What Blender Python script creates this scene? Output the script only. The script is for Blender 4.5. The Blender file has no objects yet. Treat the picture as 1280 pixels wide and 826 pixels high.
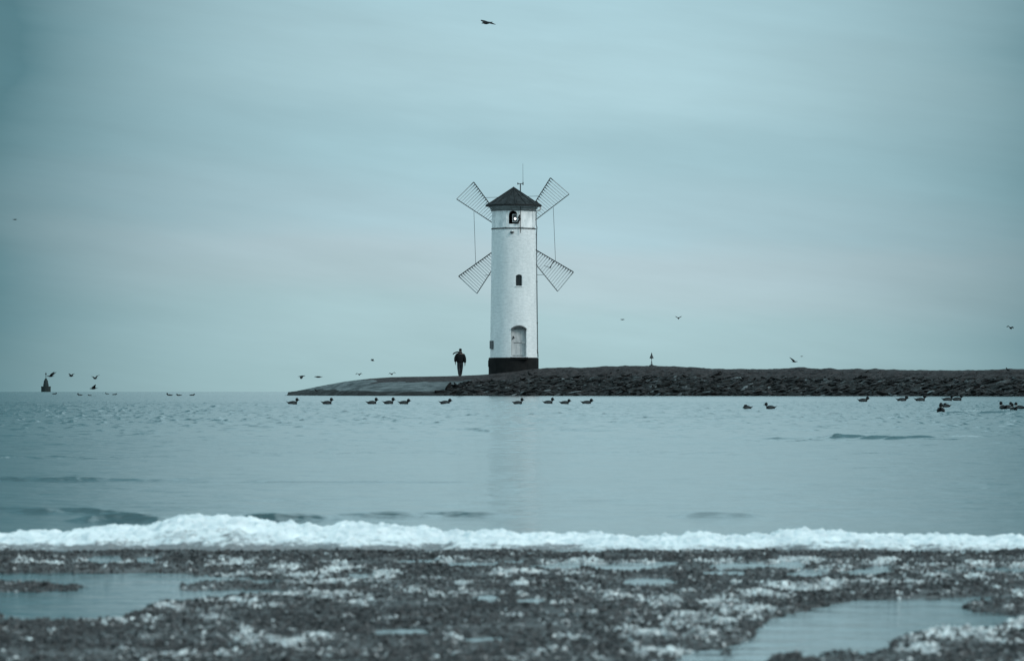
import bpy, bmesh, math, random
import numpy as np
from mathutils import Vector, Matrix

R = math.radians
PI = math.pi
rnd = random.Random(11)
rng = np.random.default_rng(7)
scene = bpy.context.scene
COL = scene.collection

# ------------------------------------------------------------------ camera
F = 5000.0          # focal length in photo pixels (1280 wide)
EYE = 487.95        # photo row of eye level
H = 0.33            # eye height over the water
cam_d = bpy.data.cameras.new('camera')
cam = bpy.data.objects.new('camera', cam_d)
COL.objects.link(cam)
cam.location = (0, 0, H)
cam.rotation_euler = (R(90), 0, 0)
cam_d.sensor_width = 36.0
cam_d.lens = 36.0 * F / 1280.0
cam_d.shift_y = (EYE - 413.0) / 1280.0
cam_d.clip_start = 0.05
cam_d.clip_end = 20000
cam_d.dof.use_dof = True
cam_d.dof.focus_distance = 250.0
cam_d.dof.aperture_fstop = 23.0
scene.camera = cam

# ------------------------------------------------------------------ sky
SUN_EL, SUN_AZ = 36.0, 122.0      # azimuth clockwise from +Y: behind the camera, to the right
world = bpy.data.worlds.new('World')
scene.world = world
world.use_nodes = True
wt = world.node_tree
wt.nodes.clear()
WN, WL = wt.nodes, wt.links


def wmath(op, a, b=None, c=None, clamp=False):
    n = WN.new('ShaderNodeMath'); n.operation = op; n.use_clamp = clamp
    for i, v in enumerate((a, b, c)):
        if v is None: continue
        if isinstance(v, (int, float)): n.inputs[i].default_value = v
        else: WL.new(v, n.inputs[i])
    return n.outputs[0]


def wrange(v, a, b, c, d):
    n = WN.new('ShaderNodeMapRange'); n.interpolation_type = 'SMOOTHSTEP'
    WL.new(v, n.inputs[0])
    for i, x in zip((1, 2, 3, 4), (a, b, c, d)): n.inputs[i].default_value = x
    return n.outputs[0]


wout = WN.new('ShaderNodeOutputWorld')
bg = WN.new('ShaderNodeBackground'); bg.inputs[1].default_value = 0.1
WL.new(bg.outputs[0], wout.inputs[0])
tc = WN.new('ShaderNodeTexCoord')
sep = WN.new('ShaderNodeSeparateXYZ'); WL.new(tc.outputs['Generated'], sep.inputs[0])
az = wmath('MULTIPLY', wmath('ARCTAN2', sep.outputs[0], sep.outputs[1]), 180 / PI)
el = wmath('MULTIPLY', wmath('ARCSINE', sep.outputs[2]), 180 / PI)
# cloud texture, stretched along the horizon
comb = WN.new('ShaderNodeCombineXYZ')
WL.new(wmath('MULTIPLY', az, 0.13), comb.inputs[0]); WL.new(wmath('ADD', wmath('MULTIPLY', el, 0.62), wmath('MULTIPLY', az, 0.05)), comb.inputs[1])
n1 = WN.new('ShaderNodeTexNoise'); n1.inputs['Scale'].default_value = 1.0; n1.inputs['Detail'].default_value = 5.0; n1.inputs['Roughness'].default_value = 0.5
WL.new(comb.outputs[0], n1.inputs['Vector'])
comb2 = WN.new('ShaderNodeCombineXYZ')
WL.new(wmath('MULTIPLY', az, 0.30), comb2.inputs[0]); WL.new(wmath('ADD', wmath('MULTIPLY', el, 2.0), wmath('MULTIPLY', az, 0.28)), comb2.inputs[1]); comb2.inputs[2].default_value = 4.0
n2_ = WN.new('ShaderNodeTexNoise'); n2_.inputs['Scale'].default_value = 1.0; n2_.inputs['Detail'].default_value = 6.0; n2_.inputs['Roughness'].default_value = 0.6
WL.new(comb2.outputs[0], n2_.inputs['Vector'])
cl = n1.outputs[0]
# cloud layer colour by elevation (degrees / 10)
ramp = WN.new('ShaderNodeValToRGB')
el_w = wmath('ADD', el, wmath('MULTIPLY', wmath('SUBTRACT', cl, 0.5), 1.5))
el_w2 = wmath('ADD', el_w, wmath('MULTIPLY', az, 0.045))
WL.new(wmath('MULTIPLY', el_w2, 0.1), ramp.inputs[0])


def srgb(r, g, b):
    f = lambda c: (c / 255 / 12.92) if c / 255 <= 0.04045 else ((c / 255 + 0.055) / 1.055) ** 2.4
    return (f(r), f(g), f(b))


stops = [(0.0, (166, 199, 204)), (0.10, (172, 204, 210)), (0.155, (179, 204, 211)), (0.19, (181, 205, 213)), (0.24, (172, 203, 213)),
         (0.34, (165, 201, 211)), (0.45, (174, 208, 217)), (0.60, (170, 206, 216)), (1.0, (172, 208, 218))]
cr = ramp.color_ramp
cr.interpolation = 'EASE'
while len(cr.elements) < len(stops): cr.elements.new(0.5)
for e, (p, c) in zip(cr.elements, stops):
    e.position = p; e.color = (*srgb(*c), 1)
# lens vignette put into the sky colour, darker either side of the mole
aaz = wmath('ABSOLUTE', wmath('SUBTRACT', az, wmath('ADD', 0.25, wmath('MULTIPLY', el, 0.06))))
aw = wmath('ADD', aaz, wmath('MULTIPLY', wmath('SUBTRACT', cl, 0.5), 2.4))
t1 = wmath('POWER', wmath('DIVIDE', wmath('MAXIMUM', aw, 0.0), 7.5), 2.5)
t1 = wmath('MINIMUM', wmath('MULTIPLY', t1, wrange(el, 1.5, 7.0, 0.92, 1.15)), 1.16)
back = wrange(aaz, 13, 28, 1.0, 0.0)
tb = wmath('MULTIPLY', wmath('MULTIPLY', t1, 0.88), back, clamp=True)
mixb = WN.new('ShaderNodeMix'); mixb.data_type = 'RGBA'
WL.new(tb, mixb.inputs[0]); WL.new(ramp.outputs[0], mixb.inputs[6]); mixb.inputs[7].default_value = (*srgb(84, 125, 135), 1)
# gentle mottling + brighter overhead
mott = wmath('ADD', 1.0, wmath('MULTIPLY', wmath('ADD', wmath('SUBTRACT', cl, 0.5), wmath('MULTIPLY', wmath('SUBTRACT', n2_.outputs[0], 0.5), 0.45)), 0.42))
ovh = wmath('MULTIPLY', wrange(el, 5.2, 14, 1.0, 1.65), mott)
vm = WN.new('ShaderNodeVectorMath'); vm.operation = 'SCALE'
WL.new(mixb.outputs[2], vm.inputs[0]); WL.new(wmath('MULTIPLY', ovh, 10.0), vm.inputs['Scale'])
sky = WN.new('ShaderNodeTexSky'); sky.sky_type = 'NISHITA'; sky.sun_disc = False
sky.sun_elevation = R(SUN_EL); sky.sun_rotation = R(SUN_AZ)
mixs = WN.new('ShaderNodeMix'); mixs.data_type = 'RGBA'; mixs.inputs[0].default_value = 0.03
WL.new(vm.outputs[0], mixs.inputs[6]); WL.new(sky.outputs[0], mixs.inputs[7])
WL.new(mixs.outputs[2], bg.inputs[0])

# ------------------------------------------------------------------ sun behind thin cloud
sd_ = bpy.data.lights.new('sun', 'SUN')
sun = bpy.data.objects.new('sun', sd_)
COL.objects.link(sun)
sd_.energy = 1.75; sd_.angle = R(18); sd_.color = (1.0, 0.97, 0.93)
ddir = Vector((math.sin(R(SUN_AZ)) * math.cos(R(SUN_EL)), math.cos(R(SUN_AZ)) * math.cos(R(SUN_EL)), math.sin(R(SUN_EL))))
sun.rotation_euler = ddir.to_track_quat('Z', 'Y').to_euler()

scene.view_settings.view_transform = 'Standard'
scene.view_settings.look = 'None'
scene.view_settings.exposure = 0.0
scene.view_settings.gamma = 1.0
scene.cycles.max_bounces = 6
scene.cycles.diffuse_bounces = 3
scene.cycles.glossy_bounces = 3


# ------------------------------------------------------------------ helpers: placing
def P(px, py, Y):
    """photo pixel at distance Y -> world"""
    return Vector(((px - 640) / F * Y, Y, H + (EYE - py) / F * Y))


def G(px, py):
    """photo pixel on the water/ground plane -> world"""
    Y = F * H / (py - EYE)
    return Vector(((px - 640) / F * Y, Y, 0.0))


# ------------------------------------------------------------------ helpers: noise
def _hash(ix, iy, seed):
    h = (ix.astype(np.int64) * 374761393 + iy.astype(np.int64) * 668265263 + seed * 1442695041) & 0xFFFFFFFF
    h = ((h ^ (h >> 13)) * 1274126177) & 0xFFFFFFFF
    return (h ^ (h >> 16)) & 0xFFFFFFFF


def noise(x, y, seed=0):
    ix = np.floor(x); iy = np.floor(y)
    fx = x - ix; fy = y - iy
    ix = ix.astype(np.int64); iy = iy.astype(np.int64)
    ux = fx * fx * fx * (fx * (fx * 6 - 15) + 10); uy = fy * fy * fy * (fy * (fy * 6 - 15) + 10)

    def g(dx, dy):
        a = _hash(ix + dx, iy + dy, seed) * (2 * PI / 4294967296.0)
        return np.cos(a) * (fx - dx) + np.sin(a) * (fy - dy)
    a = g(0, 0); b = g(1, 0); c = g(0, 1); d = g(1, 1)
    return ((a + (b - a) * ux) * (1 - uy) + (c + (d - c) * ux) * uy) * 1.5


def fbm(x, y, o=4, seed=0, gain=0.5, lac=2.03):
    s = 0; a = 1; t = 0
    for k in range(o):
        s = s + a * noise(x + 17.3 * k, y - 9.1 * k, seed + k); t += a
        a *= gain; x = x * lac; y = y * lac
    return s / t * 1.3


def sstep(a, b, x):
    t = np.clip((x - a) / (b - a), 0, 1)
    return t * t * (3 - 2 * t)


# ------------------------------------------------------------------ helpers: materials
class NT:
    def __init__(s, m):
        s.t = m.node_tree; s.N = s.t.nodes; s.L = s.t.links
        s.b = s.N['Principled BSDF']; s.out = s.N['Material Output']

    def n(s, ty, **kw):
        x = s.N.new(ty)
        for k, v in kw.items(): setattr(x, k, v)
        return x

    def set(s, sock, v):
        if isinstance(v, (int, float, tuple)): sock.default_value = v
        else: s.L.new(v, sock)

    def coord(s, scale=(1, 1, 1), kind='Object', rot=(0, 0, 0)):
        c = s.n('ShaderNodeTexCoord'); m = s.n('ShaderNodeMapping')
        m.inputs['Scale'].default_value = scale; m.inputs['Rotation'].default_value = rot
        s.L.new(c.outputs[kind], m.inputs[0]); return m.outputs[0]

    def noise(s, vec, scale, detail=4, rough=0.5, dist=0):
        x = s.n('ShaderNodeTexNoise'); s.L.new(vec, x.inputs['Vector'])
        x.inputs['Scale'].default_value = scale; x.inputs['Detail'].default_value = detail
        x.inputs['Roughness'].default_value = rough; x.inputs['Distortion'].default_value = dist
        return x.outputs[0]

    def rng(s, v, a, b, c=0.0, d=1.0):
        x = s.n('ShaderNodeMapRange'); s.L.new(v, x.inputs[0])
        for i, q in zip((1, 2, 3, 4), (a, b, c, d)): x.inputs[i].default_value = q
        return x.outputs[0]

    def math(s, op, a, b=0.0):
        x = s.n('ShaderNodeMath', operation=op); s.set(x.inputs[0], a); s.set(x.inputs[1], b); return x.outputs[0]

    def mix(s, f, a, b):
        x = s.n('ShaderNodeMix', data_type='RGBA')
        s.set(x.inputs[0], f)
        for i, q in ((6, a), (7, b)):
            if isinstance(q, tuple): x.inputs[i].default_value = (*q, 1)
            else: s.L.new(q, x.inputs[i])
        return x.outputs[2]

    def attr(s, name):
        x = s.n('ShaderNodeAttribute', attribute_name=name); return x.outputs['Fac']

    def bump(s, h, strength, dist):
        x = s.n('ShaderNodeBump'); x.inputs['Strength'].default_value = strength; x.inputs['Distance'].default_value = dist
        s.L.new(h, x.inputs['Height']); s.L.new(x.outputs[0], s.b.inputs['Normal'])


def newmat(name, col=(0.5, 0.5, 0.5), rough=0.6, metal=0.0, spec=0.5):
    m = bpy.data.materials.new(name); m.use_nodes = True
    b = m.node_tree.nodes['Principled BSDF']
    b.inputs['Base Color'].default_value = (*col, 1); b.inputs['Roughness'].default_value = rough
    b.inputs['Metallic'].default_value = metal; b.inputs['Specular IOR Level'].default_value = spec
    return m


def mottled(name, c1, c2, scale, rough=0.7, stretch=(1, 1, 1), bump=0.0, bdist=0.01, spec=0.5, metal=0.0):
    m = newmat(name, c1, rough, metal, spec); t = NT(m)
    n = t.noise(t.coord(stretch), scale, 5, 0.6)
    t.L.new(t.mix(t.rng(n, 0.35, 0.65), c1, c2), t.b.inputs['Base Color'])
    if bump: t.bump(n, bump, bdist)
    return m


M = {}
M['black_paint'] = mottled('black_tarred_plinth', (0.006, 0.0065, 0.007), (0.012, 0.012, 0.012), 3, 0.9, spec=0.15, bump=0.3)
M['roof'] = mottled('dark_roof_sheet', (0.010, 0.012, 0.013), (0.036, 0.041, 0.043), 1.6, 0.8, (2, 2, 0.4), spec=0.1)
M['eave'] = newmat('dark_eave_board', (0.012, 0.013, 0.014), 0.7, spec=0.3)
M['sail'] = mottled('weathered_grey_wood', (0.03, 0.035, 0.036), (0.075, 0.08, 0.08), 6, 0.8, spec=0.3)
M['sail_dark'] = newmat('dark_sail_timber', (0.035, 0.038, 0.04), 0.8, spec=0.3)
M['slat'] = mottled('pale_grey_slat', (0.26, 0.28, 0.285), (0.42, 0.44, 0.44), 9, 0.8, spec=0.3)
M['cable'] = newmat('steel_cable', (0.07, 0.08, 0.085), 0.5, 0.4)
M['iron'] = newmat('dark_iron', (0.02, 0.022, 0.024), 0.6, 0.3)
M['pipe'] = newmat('grey_pipe', (0.10, 0.11, 0.115), 0.5, 0.2)
M['void'] = newmat('dark_interior', (0.006, 0.006, 0.007), 0.9, spec=0.1)
M['glass'] = newmat('dark_window_glass', (0.008, 0.01, 0.012), 0.15)
M['white_trim'] = newmat('white_painted_metal', (0.55, 0.56, 0.56), 0.5)
M['plaque'] = mottled('grey_plaque', (0.03, 0.034, 0.036), (0.10, 0.105, 0.11), 14, 0.6)
M['door'] = mottled('faded_white_door_paint', (0.36, 0.37, 0.375), (0.50, 0.51, 0.51), 5, 0.7, (1, 1, .4))
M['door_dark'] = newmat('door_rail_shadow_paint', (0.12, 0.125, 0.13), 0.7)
M['jacket'] = newmat('black_jacket', (0.008, 0.009, 0.010), 0.9, spec=0.1)
M['trousers'] = mottled('dark_grey_trousers', (0.012, 0.014, 0.016), (0.034, 0.038, 0.042), 5, 0.9, spec=0.15)
M['skin'] = newmat('skin', (0.11, 0.075, 0.06), 0.7)
M['cap'] = newmat('black_knit_cap', (0.008, 0.008, 0.009), 0.95, spec=0.1)
M['scarf'] = newmat('dark_scarf', (0.03, 0.033, 0.036), 0.9, spec=0.2)
M['shoe'] = newmat('black_boot', (0.008, 0.008, 0.008), 0.6, spec=0.3)
M['duck_dark'] = mottled('dark_duck_plumage', (0.006, 0.008, 0.009), (0.014, 0.016, 0.017), 30, 0.85, spec=0.15)
M['duck_flank'] = mottled('grey_duck_flank', (0.012, 0.014, 0.015), (0.045, 0.05, 0.052), 6, 0.85, spec=0.2)
M['duck_pale'] = newmat('pale_neck_feathers', (0.30, 0.31, 0.31), 0.85, spec=0.2)
M['bill'] = newmat('dark_bill', (0.03, 0.03, 0.03), 0.5)
M['bird'] = newmat('dark_bird_plumage', (0.012, 0.013, 0.014), 0.9, spec=0.1)
M['wing'] = newmat('dark_wing_feathers', (0.016, 0.017, 0.018), 0.9, spec=0.1)
M['beacon'] = mottled('dark_green_beacon_paint', (0.010, 0.018, 0.018), (0.022, 0.032, 0.032), 2, 0.7, spec=0.2)
m = newmat('lit_lamp', (1, 1, 1)); b = m.node_tree.nodes['Principled BSDF']
b.inputs['Emission Color'].default_value = (0.92, 1.0, 1.0, 1); b.inputs['Emission Strength'].default_value = 4.0
M['lamp'] = m

# whitewashed brick
m = newmat('whitewashed_brick', (0.7, 0.7, 0.7), 0.85, spec=0.25); t = NT(m)
c = t.n('ShaderNodeTexCoord'); sp = t.n('ShaderNodeSeparateXYZ'); t.L.new(c.outputs['Object'], sp.inputs[0])
ang = t.math('MULTIPLY', t.math('ARCTAN2', sp.outputs[0], sp.outputs[1]), 1.5)
cb = t.n('ShaderNodeCombineXYZ'); t.L.new(ang, cb.inputs[0]); t.L.new(sp.outputs[2], cb.inputs[1])
br = t.n('ShaderNodeTexBrick'); t.L.new(cb.outputs[0], br.inputs['Vector'])
br.inputs['Scale'].default_value = 1.0; br.inputs['Brick Width'].default_value = 0.26; br.inputs['Row Height'].default_value = 0.085
br.inputs['Mortar Size'].default_value = 0.010; br.inputs['Mortar Smooth'].default_value = 0.4
br.inputs['Color1'].default_value = (0.9, 0.9, 0.9, 1); br.inputs['Color2'].default_value = (0.35, 0.35, 0.35, 1); br.inputs['Mortar'].default_value = (0.0, 0.0, 0.0, 1)
mp = t.n('ShaderNodeMapping'); mp.inputs['Scale'].default_value = (1.6, 4.5, 1); t.L.new(cb.outputs[0], mp.inputs[0])
nb = t.noise(mp.outputs[0], 2.0, 6, 0.7)
mp2 = t.n('ShaderNodeMapping'); mp2.inputs['Scale'].default_value = (1.0, 0.28, 1); t.L.new(cb.outputs[0], mp2.inputs[0])
nl = t.noise(mp2.outputs[0], 1.5, 4, 0.6)
c1 = t.mix(t.rng(nb, 0.34, 0.60), (0.46, 0.49, 0.50), (0.80, 0.81, 0.81))
c2 = t.mix(t.rng(nl, 0.30, 0.62), (0.60, 0.63, 0.64), (0.84, 0.84, 0.84))
mm = t.n('ShaderNodeMix', data_type='RGBA', blend_type='MULTIPLY'); mm.inputs[0].default_value = 1.0
t.L.new(c1, mm.inputs[6]); t.L.new(c2, mm.inputs[7])
chip = t.rng(t.noise(mp.outputs[0], 9.0, 3, 0.6), 0.66, 0.72)
c3 = t.mix(chip, mm.outputs[2], (0.20, 0.22, 0.23))
sc_ = t.n('ShaderNodeMix', data_type='RGBA', blend_type='MULTIPLY'); sc_.inputs[0].default_value = 0.0
lift = t.mix(0.46, c3, (0.86, 0.87, 0.87))
t.L.new(lift, t.b.inputs['Base Color'])
bh = t.math('ADD', t.math('MULTIPLY', br.outputs['Color'], 0.5), nb)
t.bump(bh, 0.7, 0.02)
M['brick'] = m

# drum render (smoother)
m = newmat('white_rendered_wall', (0.7, 0.7, 0.7), 0.85, spec=0.25); t = NT(m)
n = t.noise(t.coord((1.2, 1.2, 0.7)), 2.2, 5, 0.65)
t.L.new(t.mix(t.rng(n, 0.32, 0.62), (0.50, 0.53, 0.54), (0.80, 0.80, 0.80)), t.b.inputs['Base Color'])
t.bump(n, 0.3, 0.02)
M['render'] = m
M['cornice'] = mottled('grey_cornice_render', (0.16, 0.175, 0.18), (0.36, 0.38, 0.385), 3, 0.8, (1, 1, 4))

# water
m = newmat('sea_water', (0.032, 0.050, 0.053), 0.125, spec=0.5); t = NT(m)
t.b.inputs['IOR'].default_value = 1.55
v = t.coord((1, 1, 1))
na = t.noise(t.coord((5, 9, 1)), 1.0, 3, 0.6)
t.bump(na, 0.45, 0.03)
M['water'] = m

# beach grit: very dark wet grit; snow attribute turns it to ice crust
m = newmat('dark_shell_grit', (0.05, 0.05, 0.05), 0.75, spec=0.3); t = NT(m)
v = t.coord()
n = t.noise(v, 60, 5, 0.7); n2 = t.noise(v, 9, 4, 0.6); n3 = t.noise(v, 150, 3, 0.6)
cA = t.mix(t.rng(n, 0.35, 0.65), (0.028, 0.028, 0.029), (0.085, 0.084, 0.085))
cB = t.mix(t.rng(n2, 0.4, 0.7), cA, (0.10, 0.10, 0.10))
sn = t.attr('snow')
cS = t.mix(t.rng(n, 0.3, 0.7), (0.18, 0.19, 0.20), (0.60, 0.62, 0.62))
fac = t.rng(t.math('ADD', sn, t.math('MULTIPLY', t.math('SUBTRACT', n, 0.5), 1.2)), 0.42, 0.62)
t.L.new(t.mix(fac, cB, cS), t.b.inputs['Base Color'])
t.bump(t.math('ADD', n, n3), 0.6, 0.006)
M['beach'] = m

# loose fragments: colour by attribute 'tone'
m = newmat('loose_fragments', (0.05, 0.05, 0.05), 0.7, spec=0.4); t = NT(m)
cr_ = t.n('ShaderNodeValToRGB'); t.L.new(t.attr('tone'), cr_.inputs[0])
cr_.color_ramp.elements[0].color = (0.018, 0.018, 0.019, 1)
cr_.color_ramp.elements[1].position = 0.90; cr_.color_ramp.elements[1].color = (0.085, 0.083, 0.084, 1)
e = cr_.color_ramp.elements.new(1.0); e.color = (0.42, 0.43, 0.43, 1)
t.L.new(cr_.outputs[0], t.b.inputs['Base Color'])
M['frag'] = m
m = newmat('ice_crumbs', (0.6, 0.63, 0.64), 0.45, spec=0.5); t = NT(m)
cr_ = t.n('ShaderNodeValToRGB'); t.L.new(t.attr('tone'), cr_.inputs[0])
cr_.color_ramp.elements[0].color = (0.10, 0.105, 0.11, 1); cr_.color_ramp.elements[1].color = (0.72, 0.74, 0.74, 1)
t.L.new(cr_.outputs[0], t.b.inputs['Base Color'])
M['ice'] = m

# snow ridge
m = newmat('grainy_snow', (0.85, 0.87, 0.88), 0.6, spec=0.3); t = NT(m)
v = t.coord()
n = t.noise(v, 55, 5, 0.7); n2 = t.noise(v, 14, 4, 0.6)
d_ = t.attr('dirt')
cS = t.mix(t.rng(n2, 0.3, 0.7), (0.48, 0.52, 0.54), (0.74, 0.76, 0.765))
fac = t.rng(t.math('ADD', d_, t.math('MULTIPLY', t.math('SUBTRACT', n, 0.5), 2.4)), 0.30, 0.80)
t.L.new(t.mix(fac, cS, (0.16, 0.165, 0.17)), t.b.inputs['Base Color'])
t.bump(n, 0.5, 0.006)
t.b.inputs['Subsurface Weight'].default_value = 0.2
t.b.inputs['Subsurface Radius'].default_value = (0.01, 0.01, 0.012)
t.b.inputs['Subsurface Scale'].default_value = 0.5
M['snow'] = m

# mole ground + rocks
m = newmat('mole_stone', (0.05, 0.05, 0.05), 0.85, spec=0.25); t = NT(m)
v = t.coord((0.35, 1.0, 2.6), rot=(0, R(9), 0)); n = t.noise(v, 2.0, 6, 0.7)
n2 = t.noise(t.coord((0.8, 0.8, 2)), 3.0, 5, 0.65)
zone = t.attr('zone')         # 0 rock foot, 0.5 pale paving, 1 brown crest
pale = t.mix(t.rng(n, 0.35, 0.62), (0.025, 0.033, 0.036), (0.115, 0.135, 0.14))
brown = t.mix(t.rng(n2, 0.35, 0.65), (0.012, 0.0105, 0.011), (0.038, 0.0335, 0.034))
dark = t.mix(t.rng(n, 0.50, 0.70), (0.008, 0.009, 0.009), (0.05, 0.058, 0.06))
zj = t.math('ADD', zone, t.math('MULTIPLY', t.math('SUBTRACT', n2, 0.5), 0.35))
c1 = t.mix(t.rng(zj, 0.2, 0.3), dark, pale)
c2 = t.mix(t.rng(zj, 0.72, 0.82), c1, brown)
t.L.new(c2, t.b.inputs['Base Color'])
t.bump(n, 0.8, 0.08)
M['mole'] = m
m = newmat('embankment_rock', (0.04, 0.04, 0.04), 0.8, spec=0.3); t = NT(m)
cr_ = t.n('ShaderNodeValToRGB')
nn = t.noise(t.coord((1, 1, 2)), 2.5, 5, 0.7)
t.L.new(t.math('ADD', t.attr('tone'), t.math('MULTIPLY', t.math('SUBTRACT', nn, 0.5), 0.9)), cr_.inputs[0])
cr_.color_ramp.elements[0].color = (0.006, 0.007, 0.007, 1)
e = cr_.color_ramp.elements.new(0.6); e.color = (0.021, 0.019, 0.0195, 1)
e = cr_.color_ramp.elements.new(0.82); e.color = (0.030, 0.033, 0.034, 1)
cr_.color_ramp.elements[-1].color = (0.115, 0.13, 0.135, 1)
t.L.new(cr_.outputs[0], t.b.inputs['Base Color']); t.bump(nn, 0.6, 0.05)
M['rock'] = m


# ------------------------------------------------------------------ helpers: objects
def tag(o, label=None, cat=None, group=None, kind=None):
    if label: o['label'] = label
    if cat: o['category'] = cat
    if group: o['group'] = group
    if kind: o['kind'] = kind
    return o


def empty(name, loc, rz=0.0):
    o = bpy.data.objects.new(name, None); COL.objects.link(o)
    o.location = loc; o.rotation_euler = (0, 0, rz); o.empty_display_size = 0.2
    return o


def copy_tree(o, parent=None):
    c_ = o.copy(); COL.objects.link(c_); c_.parent = parent
    for ch in list(o.children): copy_tree(ch, c_)
    return c_


def mesh_np(name, V, Fq, mat, smooth=True, attrs=None, parent=None):
    V = np.asarray(V, np.float32); Fq = np.asarray(Fq, np.int32)
    me = bpy.data.meshes.new(name)
    k = Fq.shape[1]
    me.vertices.add(len(V)); me.vertices.foreach_set('co', V.ravel())
    me.loops.add(Fq.size); me.loops.foreach_set('vertex_index', Fq.ravel())
    me.polygons.add(len(Fq)); me.polygons.foreach_set('loop_start', np.arange(0, Fq.size, k, dtype=np.int32))
    if smooth: me.polygons.foreach_set('use_smooth', np.ones(len(Fq), bool))
    else: me.polygons.foreach_set('use_smooth', np.zeros(len(Fq), bool))
    me.update(calc_edges=True)
    for an, av in (attrs or {}).items():
        a = me.attributes.new(an, 'FLOAT', 'POINT'); a.data.foreach_set('value', np.asarray(av, np.float32).ravel())
    me.materials.append(mat)
    o = bpy.data.objects.new(name, me); COL.objects.link(o)
    if parent: o.parent = parent
    return o


def grid_faces(nr, nc):
    i = np.arange(nr - 1)[:, None] * nc + np.arange(nc - 1)[None, :]
    i = i.ravel()
    return np.stack([i, i + 1, i + nc + 1, i + nc], 1)


class MB:
    def __init__(s): s.bm = bmesh.new()

    def box(s, c_, size, rot=None):
        mt = Matrix.Translation(c_) @ (rot.to_4x4() if rot else Matrix.Identity(4)) @ Matrix.Diagonal((*size, 1))
        bmesh.ops.create_cube(s.bm, size=1.0, matrix=mt); return s

    def bar(s, a, b_, w, d, up=Vector((0, 1, 0)), w2=None):
        a = Vector(a); b_ = Vector(b_); ax = (b_ - a).normalized()
        side = ax.cross(up)
        if side.length < 1e-4: side = ax.cross(Vector((1, 0, 0)))
        side.normalize(); u = side.cross(ax).normalized()
        w2 = w if w2 is None else w2
        vs = []
        for p, ww in ((a, w), (b_, w2)):
            for sx, sy in ((-1, -1), (1, -1), (1, 1), (-1, 1)):
                vs.append(s.bm.verts.new(p + side * sx * ww / 2 + u * sy * d / 2))
        for f in ((3, 2, 1, 0), (4, 5, 6, 7), (0, 1, 5, 4), (1, 2, 6, 5), (2, 3, 7, 6), (3, 0, 4, 7)):
            s.bm.faces.new([vs[i] for i in f])
        return s

    def tube(s, pts, rad, n=8):
        pts = [Vector(p) for p in pts]
        rads = rad if isinstance(rad, (list, tuple)) else [rad] * len(pts)
        rings = []
        for i, p in enumerate(pts):
            d = (pts[min(i + 1, len(pts) - 1)] - pts[max(i - 1, 0)]).normalized()
            x = d.cross(Vector((0, 0, 1)))
            if x.length < 1e-3: x = d.cross(Vector((0, 1, 0)))
            x.normalize(); y = x.cross(d)
            r_ = rads[i]
            rx, ry = r_ if isinstance(r_, tuple) else (r_, r_)
            rings.append([s.bm.verts.new(p + x * math.cos(2 * PI * k / n) * rx + y * math.sin(2 * PI * k / n) * ry) for k in range(n)])
        for a, b_ in zip(rings, rings[1:]):
            for k in range(n): s.bm.faces.new((a[k], a[(k + 1) % n], b_[(k + 1) % n], b_[k]))
        s.bm.faces.new(rings[0][::-1]); s.bm.faces.new(rings[-1])
        return s

    def lathe(s, prof, n=48, c_=(0, 0, 0), ph=0.0):
        rings = []
        for r_, z in prof:
            rings.append([s.bm.verts.new((c_[0] + r_ * math.cos(2 * PI * k / n + ph), c_[1] + r_ * math.sin(2 * PI * k / n + ph), c_[2] + z)) for k in range(n)])
        for a, b_ in zip(rings, rings[1:]):
            for k in range(n): s.bm.faces.new((a[k], a[(k + 1) % n], b_[(k + 1) % n], b_[k]))
        s.bm.faces.new(rings[0][::-1]); s.bm.faces.new(rings[-1])
        return s

    def sphere(s, c_, rad, seg=12, rings=8, scale=(1, 1, 1)):
        mt = Matrix.Translation(c_) @ Matrix.Diagonal((*[rad * k for k in scale], 1))
        bmesh.ops.create_uvsphere(s.bm, u_segments=seg, v_segments=rings, radius=1.0, matrix=mt); return s

    def prism(s, outline, depth, mat4):
        """outline of (x, z) extruded along local +y by depth"""
        f = [s.bm.verts.new(mat4 @ Vector((x, 0, z))) for x, z in outline]
        g = [s.bm.verts.new(mat4 @ Vector((x, depth, z))) for x, z in outline]
        k = len(f)
        s.bm.faces.new(f); s.bm.faces.new(g[::-1])
        for i in range(k): s.bm.faces.new((f[i], g[i], g[(i + 1) % k], f[(i + 1) % k]))
        return s

    def build(s, name, mat, parent=None, smooth=False, bevel=0.0):
        bmesh.ops.recalc_face_normals(s.bm, faces=s.bm.faces)
        me = bpy.data.meshes.new(name); s.bm.to_mesh(me); s.bm.free()
        if smooth:
            me.polygons.foreach_set('use_smooth', np.ones(len(me.polygons), bool))
        if mat: me.materials.append(mat)
        o = bpy.data.objects.new(name, me); COL.objects.link(o)
        if parent: o.parent = parent
        if bevel:
            md = o.modifiers.new('bevel', 'BEVEL'); md.width = bevel; md.segments = 2
        return o


def bake(o):
    """apply modifiers without operators"""
    dg = bpy.context.evaluated_depsgraph_get()
    me = bpy.data.meshes.new_from_object(o.evaluated_get(dg))
    o.modifiers.clear(); o.data = me
    return o


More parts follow.
